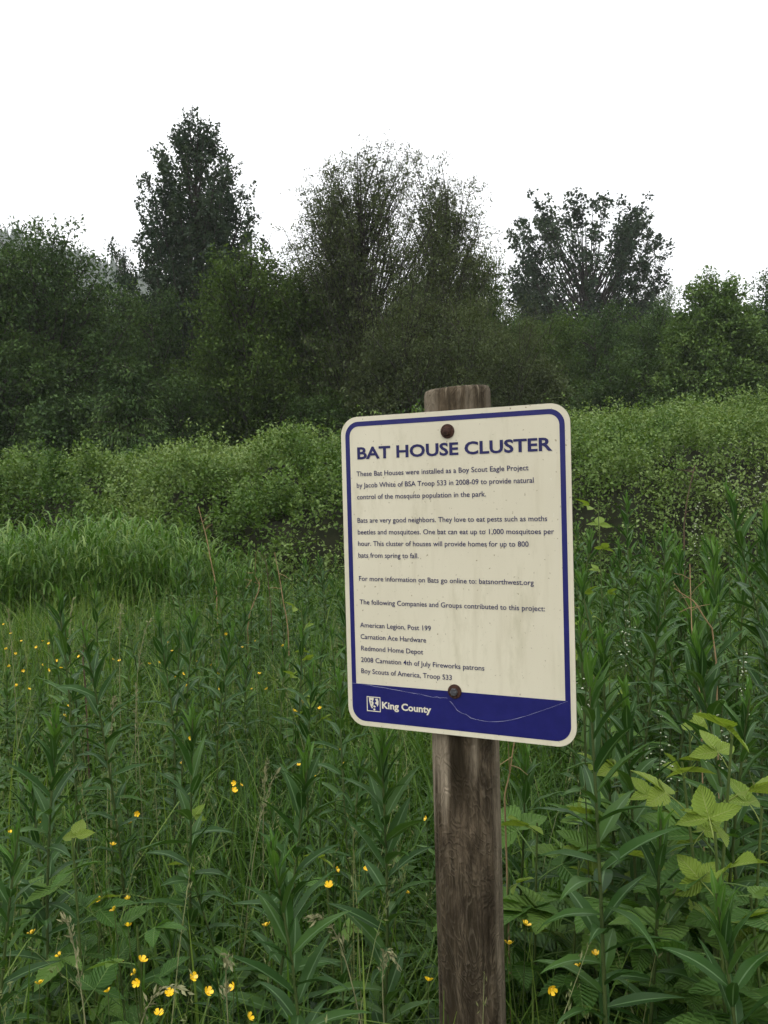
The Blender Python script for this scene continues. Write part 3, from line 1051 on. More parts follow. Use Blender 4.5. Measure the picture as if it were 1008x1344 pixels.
for i in range(9):      # foreground filler
    px, d = rg.uniform(-40, 1060), rg.uniform(1.55, 3.0)
    if 530 < px < 690:
        continue
    zone = 'left of the long-leaved dark one' if px < 250 else 'left of the post' if px < 540 else 'right of the post'
    far_fireweed(px, d, rg.uniform(0.5, 0.75), 'short fireweed low in the foreground grass, ' + zone, 'short foreground fireweed ' + zone)

# ------------------------------------------------------------------ berry bushes (three leaflets)
def leaflet(L, W, n=15):
    t = np.linspace(0, 1, n)
    half = W / 2 * np.sin(np.pi * t ** 0.70) ** 0.85 * (1 - 0.25 * t)
    V, ac, al = [], [], []
    for i in range(n):
        half_i = max(half[i] * (1.06 if i % 2 else 0.94), 0.0015)
        dz = -0.10 * L * t[i] ** 2
        xo = 0.03 * L * math.sin(math.pi * t[i])
        for k, a in ((-1, 1), (-0.5, 0.5), (0, 0), (0.5, 0.5), (1, 1)):
            V.append([t[i] * L + xo * a, half_i * k, dz + half_i * (0.20 * a ** 2 + 0.10 * a)])
            ac.append(a)
            al.append(t[i])
    i = np.arange(n - 1)[:, None] * 5
    j = np.arange(4)[None, :]
    Q = ((i + j)[..., None] + np.array([0, 1, 6, 5])).reshape(-1, 4)
    return np.array(V), Q, np.array(ac), np.array(al)


def trifoliate(mat, v, seed):
    rg = np.random.default_rng(seed)
    gg = Geo()
    pet = 0.45
    V, Q = tube([[0, 0, 0], [pet * 0.5, 0, 0.05], [pet, 0, 0.06]], [0.012, 0.010, 0.009], 4)
    gg.add(V, Q=Q, var=v, ac=np.full(len(V), 0.0), al=np.full(len(V), 0.05))
    for a, L, W in ((0, 0.62, 0.44), (1.25, 0.50, 0.34), (-1.25, 0.50, 0.34)):
        lv, lq, la, ll = leaflet(L * rg.uniform(0.9, 1.1), W * rg.uniform(0.9, 1.1))
        m = Matrix.Translation((pet - (0.03 if a else 0), 0, 0.06)) @ Matrix.Rotation(a + rg.normal() * 0.08, 4, 'Z') @ Matrix.Rotation(rg.normal() * 0.15 + 0.12, 4, 'Y') @ Matrix.Rotation(rg.normal() * 0.15, 4, 'X')
        gg.add(xform(lv, m), Q=lq, var=v, ac=la, al=ll)
    return gg.mesh('berry_leaf', M[mat])


BL_OLD = [trifoliate('berry_leaf', 0.3 + 0.2 * k, 50 + k) for k in range(3)]
BL_NEW = [trifoliate('berry_young', 0.35 + 0.3 * k, 60 + k) for k in range(2)]


def berry(px, py, d, label, size=0.15, nl=12, seed=0, arch=0.25, young=2, canes=2):
    rg = np.random.default_rng(2000 + seed)
    p = pix(px, py, d)
    H = max(p.z, 0.2)
    root = thing('berry_bush', label, 'bush', (p.x, p.y, 0), 0, 'berry bushes among the fireweed')
    for c_ in range(canes):
        a = rg.uniform(0, 6.28)
        hh = H * (1 if c_ == 0 else rg.uniform(0.65, 0.92))
        off = np.array([math.cos(a), math.sin(a), 0]) * arch * hh
        sgn = -1 if c_ == 0 else 1
        st = off * 0.6 * (1 if c_ == 0 else 0.2) + np.array([0, 0, -0.04])
        en = np.array([0, 0, hh]) if c_ == 0 else off * 1.1 + np.array([0, 0, hh])
        P = bez(st, (st + en) / 2 + np.array([0, 0, 0.1 * hh]), en, 9)
        link('cane', stem_mesh(P, 0.0042, 0.0024, 'cane'), root)
        az = rg.uniform(0, 6.28)
        for i in range(nl):
            f = 0.25 + 0.75 * (i + 0.5) / nl
            q = P[min(int(f * 8), 7)]
            q = q + (P[min(int(f * 8) + 1, 8)] - q) * (f * 8 - int(f * 8))
            yg = i >= nl - young
            s = size * (rg.uniform(0.8, 1.2) if not yg else rg.uniform(0.5, 0.75))
            el = (30 if yg else rg.uniform(0, 28))
            m = Matrix.Translation(q) @ Matrix.Rotation(az, 4, 'Z') @ Matrix.Rotation(-rad(el), 4, 'Y') @ Matrix.Rotation(rg.normal() * 0.25, 4, 'X') @ Matrix.Scale(s, 4)
            link('leaf', BL_NEW[int(rg.integers(0, 2))] if yg else BL_OLD[int(rg.integers(0, 3))], root, m)
            az += 2.39996 + rg.normal() * 0.3


berry(962, 950, 1.55, 'berry bush with pale yellow-green top leaves at right', 0.17, 13, 1, 0.12, 4)
berry(895, 1000, 1.62, 'berry bush with light toothed leaves behind the bottom right fireweed', 0.17, 11, 2, 0.15, 3)
berry(1000, 1060, 1.6, 'berry bush cut by the right picture edge', 0.17, 10, 3, 0.15, 2)
berry(705, 1080, 2.0, 'berry bush with broad pale leaves right of the post', 0.17, 10, 4, 0.12, 1)
berry(850, 1080, 1.9, 'low berry bush between large fireweed and pale top leaves', 0.18, 10, 5, 0.12, 1)
berry(95, 1100, 1.95, 'berry bush with rounded pale leaves at lower left', 0.125, 10, 6, 0.12, 1)
berry(245, 1055, 2.2, 'small berry sprig with two pale leaves left of sign', 0.12, 5, 7, 0.1, 2, 1)
berry(425, 1110, 2.1, 'berry sprig under the fireweed left of post', 0.12, 6, 8, 0.1, 1, 1)
berry(395, 790, 4.6, 'pale berry sprig rising near sign left edge', 0.17, 6, 9, 0.1, 4, 1)
berry(395, 860, 3.9, 'berry sprig in the meadow left of the sign', 0.14, 7, 10, 0.1, 4)
berry(785, 660, 4.6, 'yellowish berry bush beside the sign upper right', 0.2, 9, 11, 0.12, 6)
berry(800, 880, 2.9, 'pale berry leaves under fireweed right of sign', 0.15, 9, 12, 0.12, 3)
berry(180, 1215, 1.75, 'dark low berry leaves at bottom left', 0.115, 8, 13, 0.2, 0)

berry(830, 1015, 2.0, 'berry bush half hidden behind the large dark fireweed', 0.18, 10, 14, 0.12, 2)
berry(760, 1130, 1.9, 'low berry leaves in the shade right of the post', 0.18, 9, 15, 0.12, 0)
berry(930, 1095, 1.75, 'berry bush with rounded light leaves beneath the pale top', 0.19, 10, 16, 0.12, 1)
berry(985, 1175, 1.5, 'berry leaves low at the bottom right edge', 0.17, 9, 17, 0.12, 0)
berry(905, 960, 2.1, 'berry bush rising behind the pale-topped one', 0.18, 11, 19, 0.10, 3)
berry(800, 1075, 2.1, 'berry bush right behind the large dark fireweed leaves', 0.19, 11, 20, 0.10, 1)
berry(668, 1150, 1.95, 'pale berry leaves hugging the right side of post', 0.16, 8, 18, 0.10, 1, 1)

# ------------------------------------------------------------------ buttercups
def flower_mesh(seed, r=0.0105):
    rg = np.random.default_rng(seed)
    gg = Geo()
    for k in range(5):
        a = k * 1.2566 + rg.normal() * 0.08
        ca, sa = math.cos(a), math.sin(a)
        def pt(u, v, z):
            return [ca * u - sa * v, sa * u + ca * v, z]
        V = [pt(0, 0, 0), pt(r * 0.55, -r * 0.38, r * 0.32), pt(r * 0.55, r * 0.38, r * 0.32), pt(r * 0.95, -r * 0.42, r * 0.75), pt(r * 0.95, r * 0.42, r * 0.75), pt(r * 1.08, 0, r * 0.85)]
        gg.add(V, T=[[0, 1, 2], [1, 3, 2], [2, 3, 4], [3, 5, 4]])
    a = np.arange(6) / 6 * 6.28
    V = np.concatenate([np.stack([np.cos(a) * r * 0.3, np.sin(a) * r * 0.3, np.full(6, r * 0.2)], -1), [[0, 0, r * 0.5]]])
    gg.add(V, T=[[i, (i + 1) % 6, 6] for i in range(6)])
    return gg.mesh('flower', M['petal'])


FLOWERS = [flower_mesh(70 + k) for k in range(4)]
BSTEM = []
for k in range(4):
    rg = np.random.default_rng(80 + k)
    P = bez(np.array([rg.normal() * 0.06, rg.normal() * 0.06, -1.02]), np.array([0.02, 0.0, -0.5]), np.array([0, 0, 0.0]), 7)
    BSTEM.append(stem_mesh(P, 0.0016, 0.0010, sides=4))
BUTTER = [(52, 1292), (42, 1226), (130, 1182), (168, 1180), (136, 1205), (150, 1195), (168, 1216), (78, 1255), (157, 1263), (186, 1262), (178, 1277), (142, 1302), (180, 1290), (208, 1332), (222, 1304), (272, 1303),
          (307, 1296), (326, 1336), (252, 1283), (248, 970), (235, 1000), (307, 1038), (350, 1216), (382, 1222), (360, 1185), (432, 1163), (441, 1142), (480, 1142), (460, 1205), (533, 1172), (308, 1028), (316, 1031),
          (172, 1080), (180, 1068), (148, 1110), (56, 1082), (14, 1094), (690, 1215), (724, 1298), (758, 1270), (980, 1278), (782, 1253), (668, 1240), (562, 1288), (886, 1116), (560, 1075), (930, 1240), (57, 1163),
          (8, 852), (20, 858), (48, 850), (12, 875), (30, 880), (56, 842), (70, 838), (74, 868), (80, 878), (28, 842), (5, 820), (14, 832), (63, 880), (55, 873), (22, 900), (64, 845), (90, 840), (128, 866), (148, 866),
          (157, 868), (226, 855), (218, 843), (230, 888), (240, 885), (246, 900), (224, 922), (90, 928), (84, 940), (286, 885), (290, 905), (278, 873), (297, 832), (318, 850), (340, 885), (330, 905), (372, 848), (375, 852),
          (386, 934), (392, 1005), (300, 880), (256, 1070), (260, 868), (335, 842), (350, 905), (398, 920), (420, 930), (210, 870), (196, 872), (412, 1020), (38, 905), (104, 862), (118, 880), (448, 985), (452, 1003)]
rg = np.random.default_rng(90)
for i, (px, py) in enumerate(BUTTER):
    zf = rg.uniform(0.58, 0.74) if py > 960 else rg.uniform(0.60, 0.76)
    p = pix_z(px, py, zf)
    near = py > 960
    if near:
        zone = ('right of the post foot' if px > 600 else 'under the sign, close to the post' if px > 440 else 'in the grass below the sign corner' if py < 1120 and px > 220 else 'beside the starry-tipped fireweed' if px > 330
                else 'in the bottom row at lower left' if py > 1270 else 'around the lower left seed grass' if py > 1170 else 'above the lower left berry leaves')
    else:
        zone = 'crowding the left edge meadow' if px < 110 else 'between the left fireweeds' if px < 250 else 'nearest the sign in the left meadow'
    root = thing('buttercup', ('yellow buttercup ' if near else 'tiny yellow buttercup ') + zone, 'flower', (p.x, p.y, 0), rg.uniform(0, 6.28), 'buttercups ' + zone)
    link('stem', BSTEM[i % 4], root, Matrix.Translation((0, 0, zf)) @ Matrix.Diagonal((1, 1, zf, 1)))
    s = rg.uniform(0.62, 0.92) * (1.0 if near else 1.05)
    link('flower', FLOWERS[i % 4], root, Matrix.Translation((0, 0, zf)) @ Matrix.Rotation(rg.normal() * 0.6, 4, 'X') @ Matrix.Rotation(rg.normal() * 0.6, 4, 'Y') @ Matrix.Scale(s, 4))

# ------------------------------------------------------------------ seeding grass stalks, dead stalks, white sprays
def grass_stalk(p0, p1, p2, label, seed, head=0.35, r=0.0016):
    rg = np.random.default_rng(3000 + seed)
    a, b, c_ = (np.array(q) for q in (p0, p1, p2))
    P = bez(a, b, c_, 14)
    root = thing('grass_stalk', label, 'grass', tuple(a), 0, 'seeding grass stalks')
    P = P - a
    link('stalk', stem_mesh(P, r, r * 0.5, 'seed', 4), root)
    k = 46
    u = 1 - head * rg.uniform(0, 1, k)
    idx = u * 13
    i = np.minimum(idx.astype(int), 12)
    pos = P[i] + (P[i + 1] - P[i]) * (idx - i)[:, None]
    ax = P[i + 1] - P[i]
    ax /= np.linalg.norm(ax, axis=1)[:, None]
    dr = ax + rg.normal(size=(k, 3)) * 0.35 + np.array([0, 0, -0.15])
    L = rg.uniform(0.010, 0.020, k)
    V, Tt, vv = leaf_cloud(pos + rg.normal(size=(k, 3)) * 0.003, dr, L, L * 0.28, np.full(k, 0.5), rg)
    gg = Geo()
    gg.add(V, T=Tt)
    tag(link('seed_head', gg.mesh('seed_head', M['seed']), root), kind='stuff')


def gpoint(px, d):
    return ((px - 504) / FPX * d, d, -0.02)


STALKS = [((500, 1.6), (470, 1165, 1.55), (410, 1205, 1.5), 'drooping seed grass just left of the post'),
          ((515, 1.65), (475, 1160, 1.6), (520, 1265, 1.55), 'arching seed grass with brown tip left of post foot'),
          ((120, 1.5), (110, 1235, 1.5), (86, 1205, 1.5), 'seed grass leaning left at bottom left'),
          ((110, 1.55), (150, 1240, 1.5), (240, 1300, 1.45), 'grass stalk arching right at bottom left'),
          ((300, 1.55), (285, 1215, 1.5), (300, 1262, 1.45), 'pale bent grass blade among bottom buttercups'),
          ((80, 4.0), (86, 830, 4.0), (96, 785, 4.0), 'upright seed grass near left edge in far meadow'),
          ((150, 4.2), (152, 830, 4.2), (160, 795, 4.2), 'upright seed grass right of left edge fireweed'),
          ((14, 4.0), (18, 840, 4.0), (10, 800, 4.0), 'seed grass at the left picture edge'),
          ((170, 3.6), (165, 860, 3.6), (198, 812, 3.6), 'slanting pale seed grass left of fireweed pair'),
          ((130, 2.8), (140, 980, 2.8), (150, 915, 2.8), 'pale flowering grass between left fireweeds'),
          ((178, 3.0), (180, 960, 3.0), (178, 900, 3.0), 'straight pale grass stem left of sign'),
          ((290, 2.3), (320, 1080, 2.3), (365, 1010, 2.3), 'grass stem slanting right under the sign corner'),
          ((330, 2.4), (340, 1060, 2.4), (350, 1000, 2.4), 'seed grass beside slanting stem under sign corner')]
for i, (b0, m_, t_, lab) in enumerate(STALKS):
    grass_stalk(gpoint(*b0), tuple(pix(*m_)), tuple(pix(*t_)), lab, i)


def dead_stalk(pts, label, mat='dead_stem', r=0.004):
    P = np.array([tuple(pix(*q)) for q in pts])
    P = np.concatenate([[[P[0, 0], P[0, 1], -0.02]], P])
    a = P[0].copy()
    t = np.linspace(0, len(P) - 1, 14)
    i = np.minimum(t.astype(int), len(P) - 2)
    Q_ = P[i] + (P[i + 1] - P[i]) * (t - i)[:, None] - a
    Q_ += noise2(t * 2, t * 0, 5, 2, 1.0)[:, None] * np.array([0.006, 0.006, 0])
    root = thing('dead_stalk', label, 'stalk', tuple(a), 0, 'dead brown stalks')
    link('stem', stem_mesh(Q_, r, r * 0.5, mat, 5), root)
    tw = []
    rg = np.random.default_rng(int(pts[0][0]))
    gg = Geo()
    for k in range(4):
        q = Q_[int(rg.integers(7, 13))]
        d = rg.normal(size=3) * 0.5 + np.array([0, 0, 0.5])
        V, Qd = tube([q, q + d * 0.05, q + d * 0.10 + np.array([0, 0, -0.01])], [r * 0.4, r * 0.35, r * 0.2], 4)
        gg.add(V, Q=Qd)
    link('side_twigs', gg.mesh('side_twigs', M[mat]), root)


dead_stalk([(284, 765, 7.5), (272, 710, 7.5), (260, 665, 7.5)], 'tall leaning dead stalk in front of the reed grass', 'straw', 0.006)
dead_stalk([(378, 815, 6.0), (368, 765, 6.0), (360, 725, 6.0)], 'upright straw coloured dead stalk left of sign', 'straw', 0.0048)
dead_stalk([(325, 815, 6.0), (342, 770, 6.0), (332, 752, 6.0), (325, 752, 6.0)], 'bent dead stalk with hooked top left of sign', 'straw', 0.005)
dead_stalk([(356, 790, 6.6), (350, 740, 6.6), (338, 722, 6.6)], 'dark thin dead stalk behind the straw coloured one', 'dead_stem', 0.0042)
dead_stalk([(940, 830, 2.6), (912, 790, 2.6), (884, 772, 2.6)], 'broken tan stalk pointing left at right side', 'straw', 0.003)
dead_stalk([(920, 900, 2.6), (908, 830, 2.6), (905, 740, 2.7)], 'thin upright tan stalk right of the sign', 'straw', 0.0025)
dead_stalk([(898, 700, 4.5), (902, 655, 4.5), (912, 610, 4.5)], 'dark reddish dead stem against right-hand brambles', 'dead_stem', 0.005)
dead_stalk([(664, 1055, 2.0), (668, 1020, 2.0), (675, 970, 2.0)], 'thin orange stalk just right of post under sign', 'straw', 0.0028)
dead_stalk([(112, 880, 3.6), (110, 850, 3.6), (108, 815, 3.6)], 'dark dock stalk among left buttercups', 'dead_stem', 0.004)


def white_spray(px, py, d, label, seed):
    rg = np.random.default_rng(4000 + seed)
    p = pix(px, py, d)
    root = thing('white_flower_spray', label, 'flower', (p.x, p.y, 0), 0, 'white flower sprays at right')
    P = bez(np.array([0.05, 0.02, -0.02]), np.array([-0.03, 0, p.z * 0.6]), np.array([0, 0, p.z]), 8)
    link('stem', stem_mesh(P, 0.0022, 0.0012, 'fireweed_stem', 4), root)
    gg = Geo()
    for k in range(20):
        u = rg.uniform(0, 1)
        c_ = np.array([0, 0, p.z]) + np.array([rg.normal() * 0.018 * (1.2 - u), rg.normal() * 0.018 * (1.2 - u), -0.16 * (1 - u) + 0.01])
        r = rg.uniform(0.0016, 0.0034)
        a = np.arange(5) / 5 * 6.28 + rg.uniform(0, 1)
        V = np.concatenate([c_ + np.stack([np.cos(a) * r, np.sin(a) * r, np.full(5, 0.4 * r)], -1), [c_ - [0, 0, r]], [c_ + [0, 0, r * 1.2]]])
        gg.add(V, T=[[i, (i + 1) % 5, 5] for i in range(5)] + [[i, (i + 1) % 5, 6] for i in range(5)])
    link('blossom', gg.mesh('blossom', M['white_flower']), root)


for i, (px, py, d, lab) in enumerate([(918, 662, 3.0, 'white flower spray left of tallest right-hand fireweed'), (958, 612, 3.1, 'highest white flower spray at right'), (975, 650, 3.0, 'white spray right of the tallest fireweed'),
                                      (994, 606, 3.2, 'white spray at right picture edge'), (912, 690, 3.1, 'lower white spray by dark reddish stem'), (770, 868, 1.9, 'white spray close to sign right edge'),
                                      (822, 805, 2.3, 'white spray above pale berry leaves beside sign'), (948, 925, 1.9, 'white spray just above the pale berry top'), (868, 938, 1.9, 'white spray low right of the sign bottom'),
                                      (976, 862, 2.0, 'white spray near right edge at mid height')]):
    white_spray(px, py, d, lab, i)

# ------------------------------------------------------------------ the sign on its post
TH = -0.45624
SC = Vector((0.12408, 1.60169, CAM_H - 0.15611))          # centre of the panel's face
EX = Vector((math.cos(TH), math.sin(TH), 0))
EN = Vector((math.sin(TH), -math.cos(TH), 0))             # towards the viewer
W, H = 0.4572, 0.6096
THICK = 0.0025
POST_R = 0.0640
post_c = SC - EN * (THICK + POST_R + 0.0035)
post_c = post_c - EX * 0.0075
sign = thing('information_sign', 'cream park information sign with blue border bolted to a round wooden post', 'sign', (post_c.x, post_c.y, 0))
post_inv = Matrix.Translation((-post_c.x, -post_c.y, 0))


def face(u, v, w=0.0):
    """panel coordinates: u right, v up from the panel's centre, w out of the face"""
    return SC + EX * u + Vector((0, 0, v)) + EN * w


FM = post_inv @ Matrix(((EX.x, 0, EN.x, SC.x), (EX.y, 0, EN.y, SC.y), (0, 1, 0, SC.z), (0, 0, 0, 1)))   # face space -> sign object

# post
PT = 1.797
na, nz_ = 168, 130
zz = np.concatenate([np.linspace(-0.3, PT - 0.012, nz_), [PT - 0.006, PT - 0.002, PT, PT + 0.0005]])
shrink = np.concatenate([np.zeros(nz_), [0.0012, 0.003, 0.0065, 0.040]])
ang = np.arange(na) / na * 2 * math.pi
A, Z = np.meshgrid(ang, zz)
fa = math.atan2(EN.y, EN.x)                               # angle of the face that looks at the viewer
rel = (A - fa + math.pi) % (2 * math.pi) - math.pi
R = POST_R + 0.0016 * noise2(A * 3, Z * 1.5, 61, 3, 1.0) + 0.0011 * noise2(A * 16, Z * 1.2, 62, 3, 1.2)
gro = np.exp(-((rel - 0.13 - 0.05 * np.sin(Z * 9)) / 0.30) ** 2) * np.clip((1.26 - Z) / 0.02, 0, 1) * np.clip((Z - 0.95) / 0.08, 0, 1)
R -= 0.011 * gro                                          # gouge below the sign where the bark strip came off
R -= 0.0045 * np.exp(-((rel + 0.55 + 0.03 * np.sin(Z * 14)) / 0.035) ** 2) * np.clip((1.22 - Z) / 0.1, 0, 1) * np.clip((Z - 0.55) / 0.2, 0, 1)
R -= 0.004 * np.exp(-((rel - 0.75 + 0.03 * np.sin(Z * 8)) / 0.03) ** 2)
R += 0.006 * np.exp(-(((rel - 0.46) / 0.20) ** 2 + ((Z - 0.944) / 0.020) ** 2))        # knot
R -= 0.004 * np.exp(-(((rel + 0.0) / 0.05) ** 2)) * np.clip((Z - 1.70) / 0.06, 0, 1)    # check in the top
rc = np.random.default_rng(63)
for k in range(26):                                       # lengthwise drying cracks
    a0, z0, ln_ = rc.uniform(-math.pi, math.pi), rc.uniform(0.3, 1.75), rc.uniform(0.08, 0.4)
    dd = (rel - a0 - 0.02 * np.sin(Z * rc.uniform(8, 22)) + math.pi) % (2 * math.pi) - math.pi
    R -= rc.uniform(0.0012, 0.0032) * np.exp(-(dd / rc.uniform(0.022, 0.04)) ** 2) * np.clip(1 - ((Z - z0) / ln_) ** 2, 0, 1)
R -= shrink[:, None]
def soft(v, a, b):
    return np.clip((v - a) / (b - a), 0, 1)


wob = 0.12 * noise2(A * 4, Z * 14, 64, 3, 1.0)
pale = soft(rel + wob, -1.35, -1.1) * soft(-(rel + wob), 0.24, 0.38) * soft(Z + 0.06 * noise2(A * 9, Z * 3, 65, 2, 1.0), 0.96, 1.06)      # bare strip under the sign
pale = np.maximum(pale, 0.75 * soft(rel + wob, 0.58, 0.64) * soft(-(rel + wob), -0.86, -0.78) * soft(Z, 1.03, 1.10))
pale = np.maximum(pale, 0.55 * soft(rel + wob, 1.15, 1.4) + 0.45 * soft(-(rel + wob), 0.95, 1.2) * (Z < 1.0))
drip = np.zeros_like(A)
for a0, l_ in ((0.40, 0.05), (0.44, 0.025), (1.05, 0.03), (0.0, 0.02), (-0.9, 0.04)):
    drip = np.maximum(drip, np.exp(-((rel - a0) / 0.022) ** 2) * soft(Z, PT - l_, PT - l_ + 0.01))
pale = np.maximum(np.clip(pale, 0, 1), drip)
darkf = np.maximum(gro * 0.9, 0.75 * np.exp(-((rel + 0.35 - 0.10 * np.sin(Z * 11)) / 0.22) ** 2) * soft(-Z, -0.9, -0.8) * (0.6 + 0.4 * noise2(A * 5, Z * 6, 66, 2, 1.0)))
darkf = np.clip(np.maximum(darkf, 0.35 * soft(Z, 1.70, 1.76) * (1 - drip)), 0, 1)
PV = np.stack([R * np.cos(A), R * np.sin(A), Z + (0.004 * np.cos(A - 0.4)) * (Z > PT - 0.02)], -1).reshape(-1, 3)
i = np.arange(len(zz) - 1)[:, None] * na
j = np.arange(na)[None, :]
PQ = np.stack([i + j, i + (j + 1) % na, i + na + (j + 1) % na, i + na + j], -1).reshape(-1, 4)
PV = np.concatenate([PV, [[0, 0, PT]]])
lr = (len(zz) - 1) * na
PTri = np.array([[lr + k, lr + (k + 1) % na, len(PV) - 1] for k in range(na)])

m, nt, p, out = new_mat('weathered_post')
cv = coords(nt, (1, 1, 0.10))
grain = tex_noise(nt, 120, 8, 0.78, cv, 0.5)
broad = tex_noise(nt, 11, 5, 0.65, coords(nt, (1, 1, 0.35)), 0.8)
blot = tex_noise(nt, 16, 6, 0.7, coords(nt, (1, 1, 0.5)), 0.5)
# flat-sawn figure: thin pale contour lines of a stretched noise
con = tex_noise(nt, 11.0, 3, 0.55, coords(nt, (1, 1, 0.6)), 1.0)
km = nt.nodes.new('ShaderNodeMath')
km.operation = 'MULTIPLY'
nt.links.new(con, km.inputs[0])
km.inputs[1].default_value = 105
wv = nt.nodes.new('ShaderNodeMath')
wv.operation = 'SINE'
nt.links.new(km.outputs[0], wv.inputs[0])
c1 = ramp(nt, grain, [(0.34, (0.020, 0.016, 0.009)), (0.5, (0.062, 0.048, 0.030)), (0.66, (0.135, 0.106, 0.070))])
lines = ramp(nt, wv.outputs[0], [(0.55, (0, 0, 0)), (1.0, (0.38, 0.38, 0.38))])
c1 = mix_rgb(nt, lines, c1, (0.20, 0.165, 0.120))
dk = ramp(nt, blot, [(0.42, (0.8, 0.8, 0.8)), (0.56, (0, 0, 0))])
c1 = mix_rgb(nt, dk, c1, (0.018, 0.013, 0.008))
c_grey = ramp(nt, grain, [(0.32, (0.036, 0.027, 0.017)), (0.66, (0.215, 0.165, 0.108))])
dark = ramp(nt, broad, [(0.42, (0.0, 0.0, 0.0)), (0.60, (0.9, 0.9, 0.9))])
c2 = mix_rgb(nt, dark, c1, c_grey)
# bleached wood near the sides, brown weathered front (fixed stain with its own shape)
tc = nt.nodes.new('ShaderNodeTexCoord')
sepx = nt.nodes.new('ShaderNodeSeparateXYZ')
nt.links.new(tc.outputs['Object'], sepx.inputs[0])
stn = nt.nodes.new('ShaderNodeMapRange')
stn.inputs[1].default_value = 0.80
stn.inputs[2].default_value = 1.08
nt.links.new(sepx.outputs[2], stn.inputs[0])
br = mix_rgb(nt, 0.75, c2, c1)
colr = mix_rgb(nt, stn.outputs[0], br, c2)
apale = nt.nodes.new('ShaderNodeAttribute')
apale.attribute_name = 'var'
adark = nt.nodes.new('ShaderNodeAttribute')
adark.attribute_name = 'across'
c_pale = ramp(nt, grain, [(0.30, (0.13, 0.105, 0.074)), (0.66, (0.36, 0.30, 0.215))])
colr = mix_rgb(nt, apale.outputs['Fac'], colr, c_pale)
colr = mix_rgb(nt, adark.outputs['Fac'], colr, (0.020, 0.015, 0.008))
nt.links.new(colr, p.inputs['Base Color'])
p.inputs['Roughness'].default_value = 0.82
p.inputs['Specular IOR Level'].default_value = 0.1
bp = nt.nodes.new('ShaderNodeBump')
bp.inputs['Strength'].default_value = 1.0
bp.inputs['Distance'].default_value = 0.004
hmix = mix_rgb(nt, 0.16, grain, wv.outputs[0])
nt.links.new(hmix, bp.inputs['Height'])
nt.links.new(bp.outputs[0], p.inputs['Normal'])
M['post'] = m
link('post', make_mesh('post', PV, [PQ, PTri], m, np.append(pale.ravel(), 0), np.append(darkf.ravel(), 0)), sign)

# panel
def rounded(w, h, r, n=10):
    pts = []
    for cx_, cy_, a0 in ((w / 2 - r, h / 2 - r, 0), (-w / 2 + r, h / 2 - r, 90), (-w / 2 + r, -h / 2 + r, 180), (w / 2 - r, -h / 2 + r, 270)):
        for k in range(n + 1):
            a = rad(a0 + 90 * k / n)
            pts.append((cx_ + r * math.cos(a), cy_ + r * math.sin(a)))
    return np.array(pts)


def prism(pts, z0, z1, mat, name):
    n = len(pts)
    V = np.concatenate([np.c_[pts, np.full(n, z0)], np.c_[pts, np.full(n, z1)]])
    Q = np.array([[k, (k + 1) % n, n + (k + 1) % n, n + k] for k in range(n)])
    return make_mesh(name, V, [Q, np.array([list(range(n, 2 * n))]), np.array([list(range(n))[::-1]])], mat, smooth=False)


def ring(po, pi, z0, z1, mat, name):
    n = len(po)
    V = np.concatenate([np.c_[po, np.full(n, z1)], np.c_[pi, np.full(n, z1)], np.c_[po, np.full(n, z0)], np.c_[pi, np.full(n, z0)]])
    Q = []
    for k in range(n):
        l = (k + 1) % n
        Q += [[k, l, n + l, n + k], [k, 2 * n + k, 2 * n + l, l], [n + k, n + l, 3 * n + l, 3 * n + k]]
    return make_mesh(name, V, np.array(Q), mat, smooth=False)


m, nt, p, out = new_mat('cream_panel')
n1 = tex_noise(nt, 3.0, 5, 0.6, coords(nt, (1, 0.35, 1)))
n2 = tex_noise(nt, 26, 4, 0.6, coords(nt, (1.2, 0.16, 1)))
n3 = tex_noise(nt, 170, 2, 0.5, coords(nt, (1, 0.75, 1)))
base = ramp(nt, n1, [(0.3, (0.59, 0.545, 0.41)), (0.7, (0.69, 0.645, 0.495))])
streak = ramp(nt, n2, [(0.54, (0, 0, 0)), (0.80, (0.4, 0.4, 0.4))])
base = mix_rgb(nt, streak, base, (0.42, 0.37, 0.24))
spot = ramp(nt, n3, [(0.68, (0, 0, 0)), (0.75, (0.8, 0.8, 0.8))])
base = mix_rgb(nt, spot, base, (0.22, 0.17, 0.09))
n5 = tex_noise(nt, 11, 6, 0.7, coords(nt, (1, 0.3, 1)))
gr = ramp(nt, n5, [(0.56, (0, 0, 0)), (0.75, (0.5, 0.5, 0.5))])
base = mix_rgb(nt, gr, base, (0.36, 0.33, 0.20))
n4 = tex_noise(nt, 60, 2, 0.5, coords(nt))
lite = ramp(nt, n4, [(0.74, (0, 0, 0)), (0.78, (0.6, 0.6, 0.6))])
base = mix_rgb(nt, lite, base, (0.70, 0.68, 0.60))
nt.links.new(base, p.inputs['Base Color'])
p.inputs['Roughness'].default_value = 0.42
p.inputs['Specular IOR Level'].default_value = 0.35
M['cream'] = m

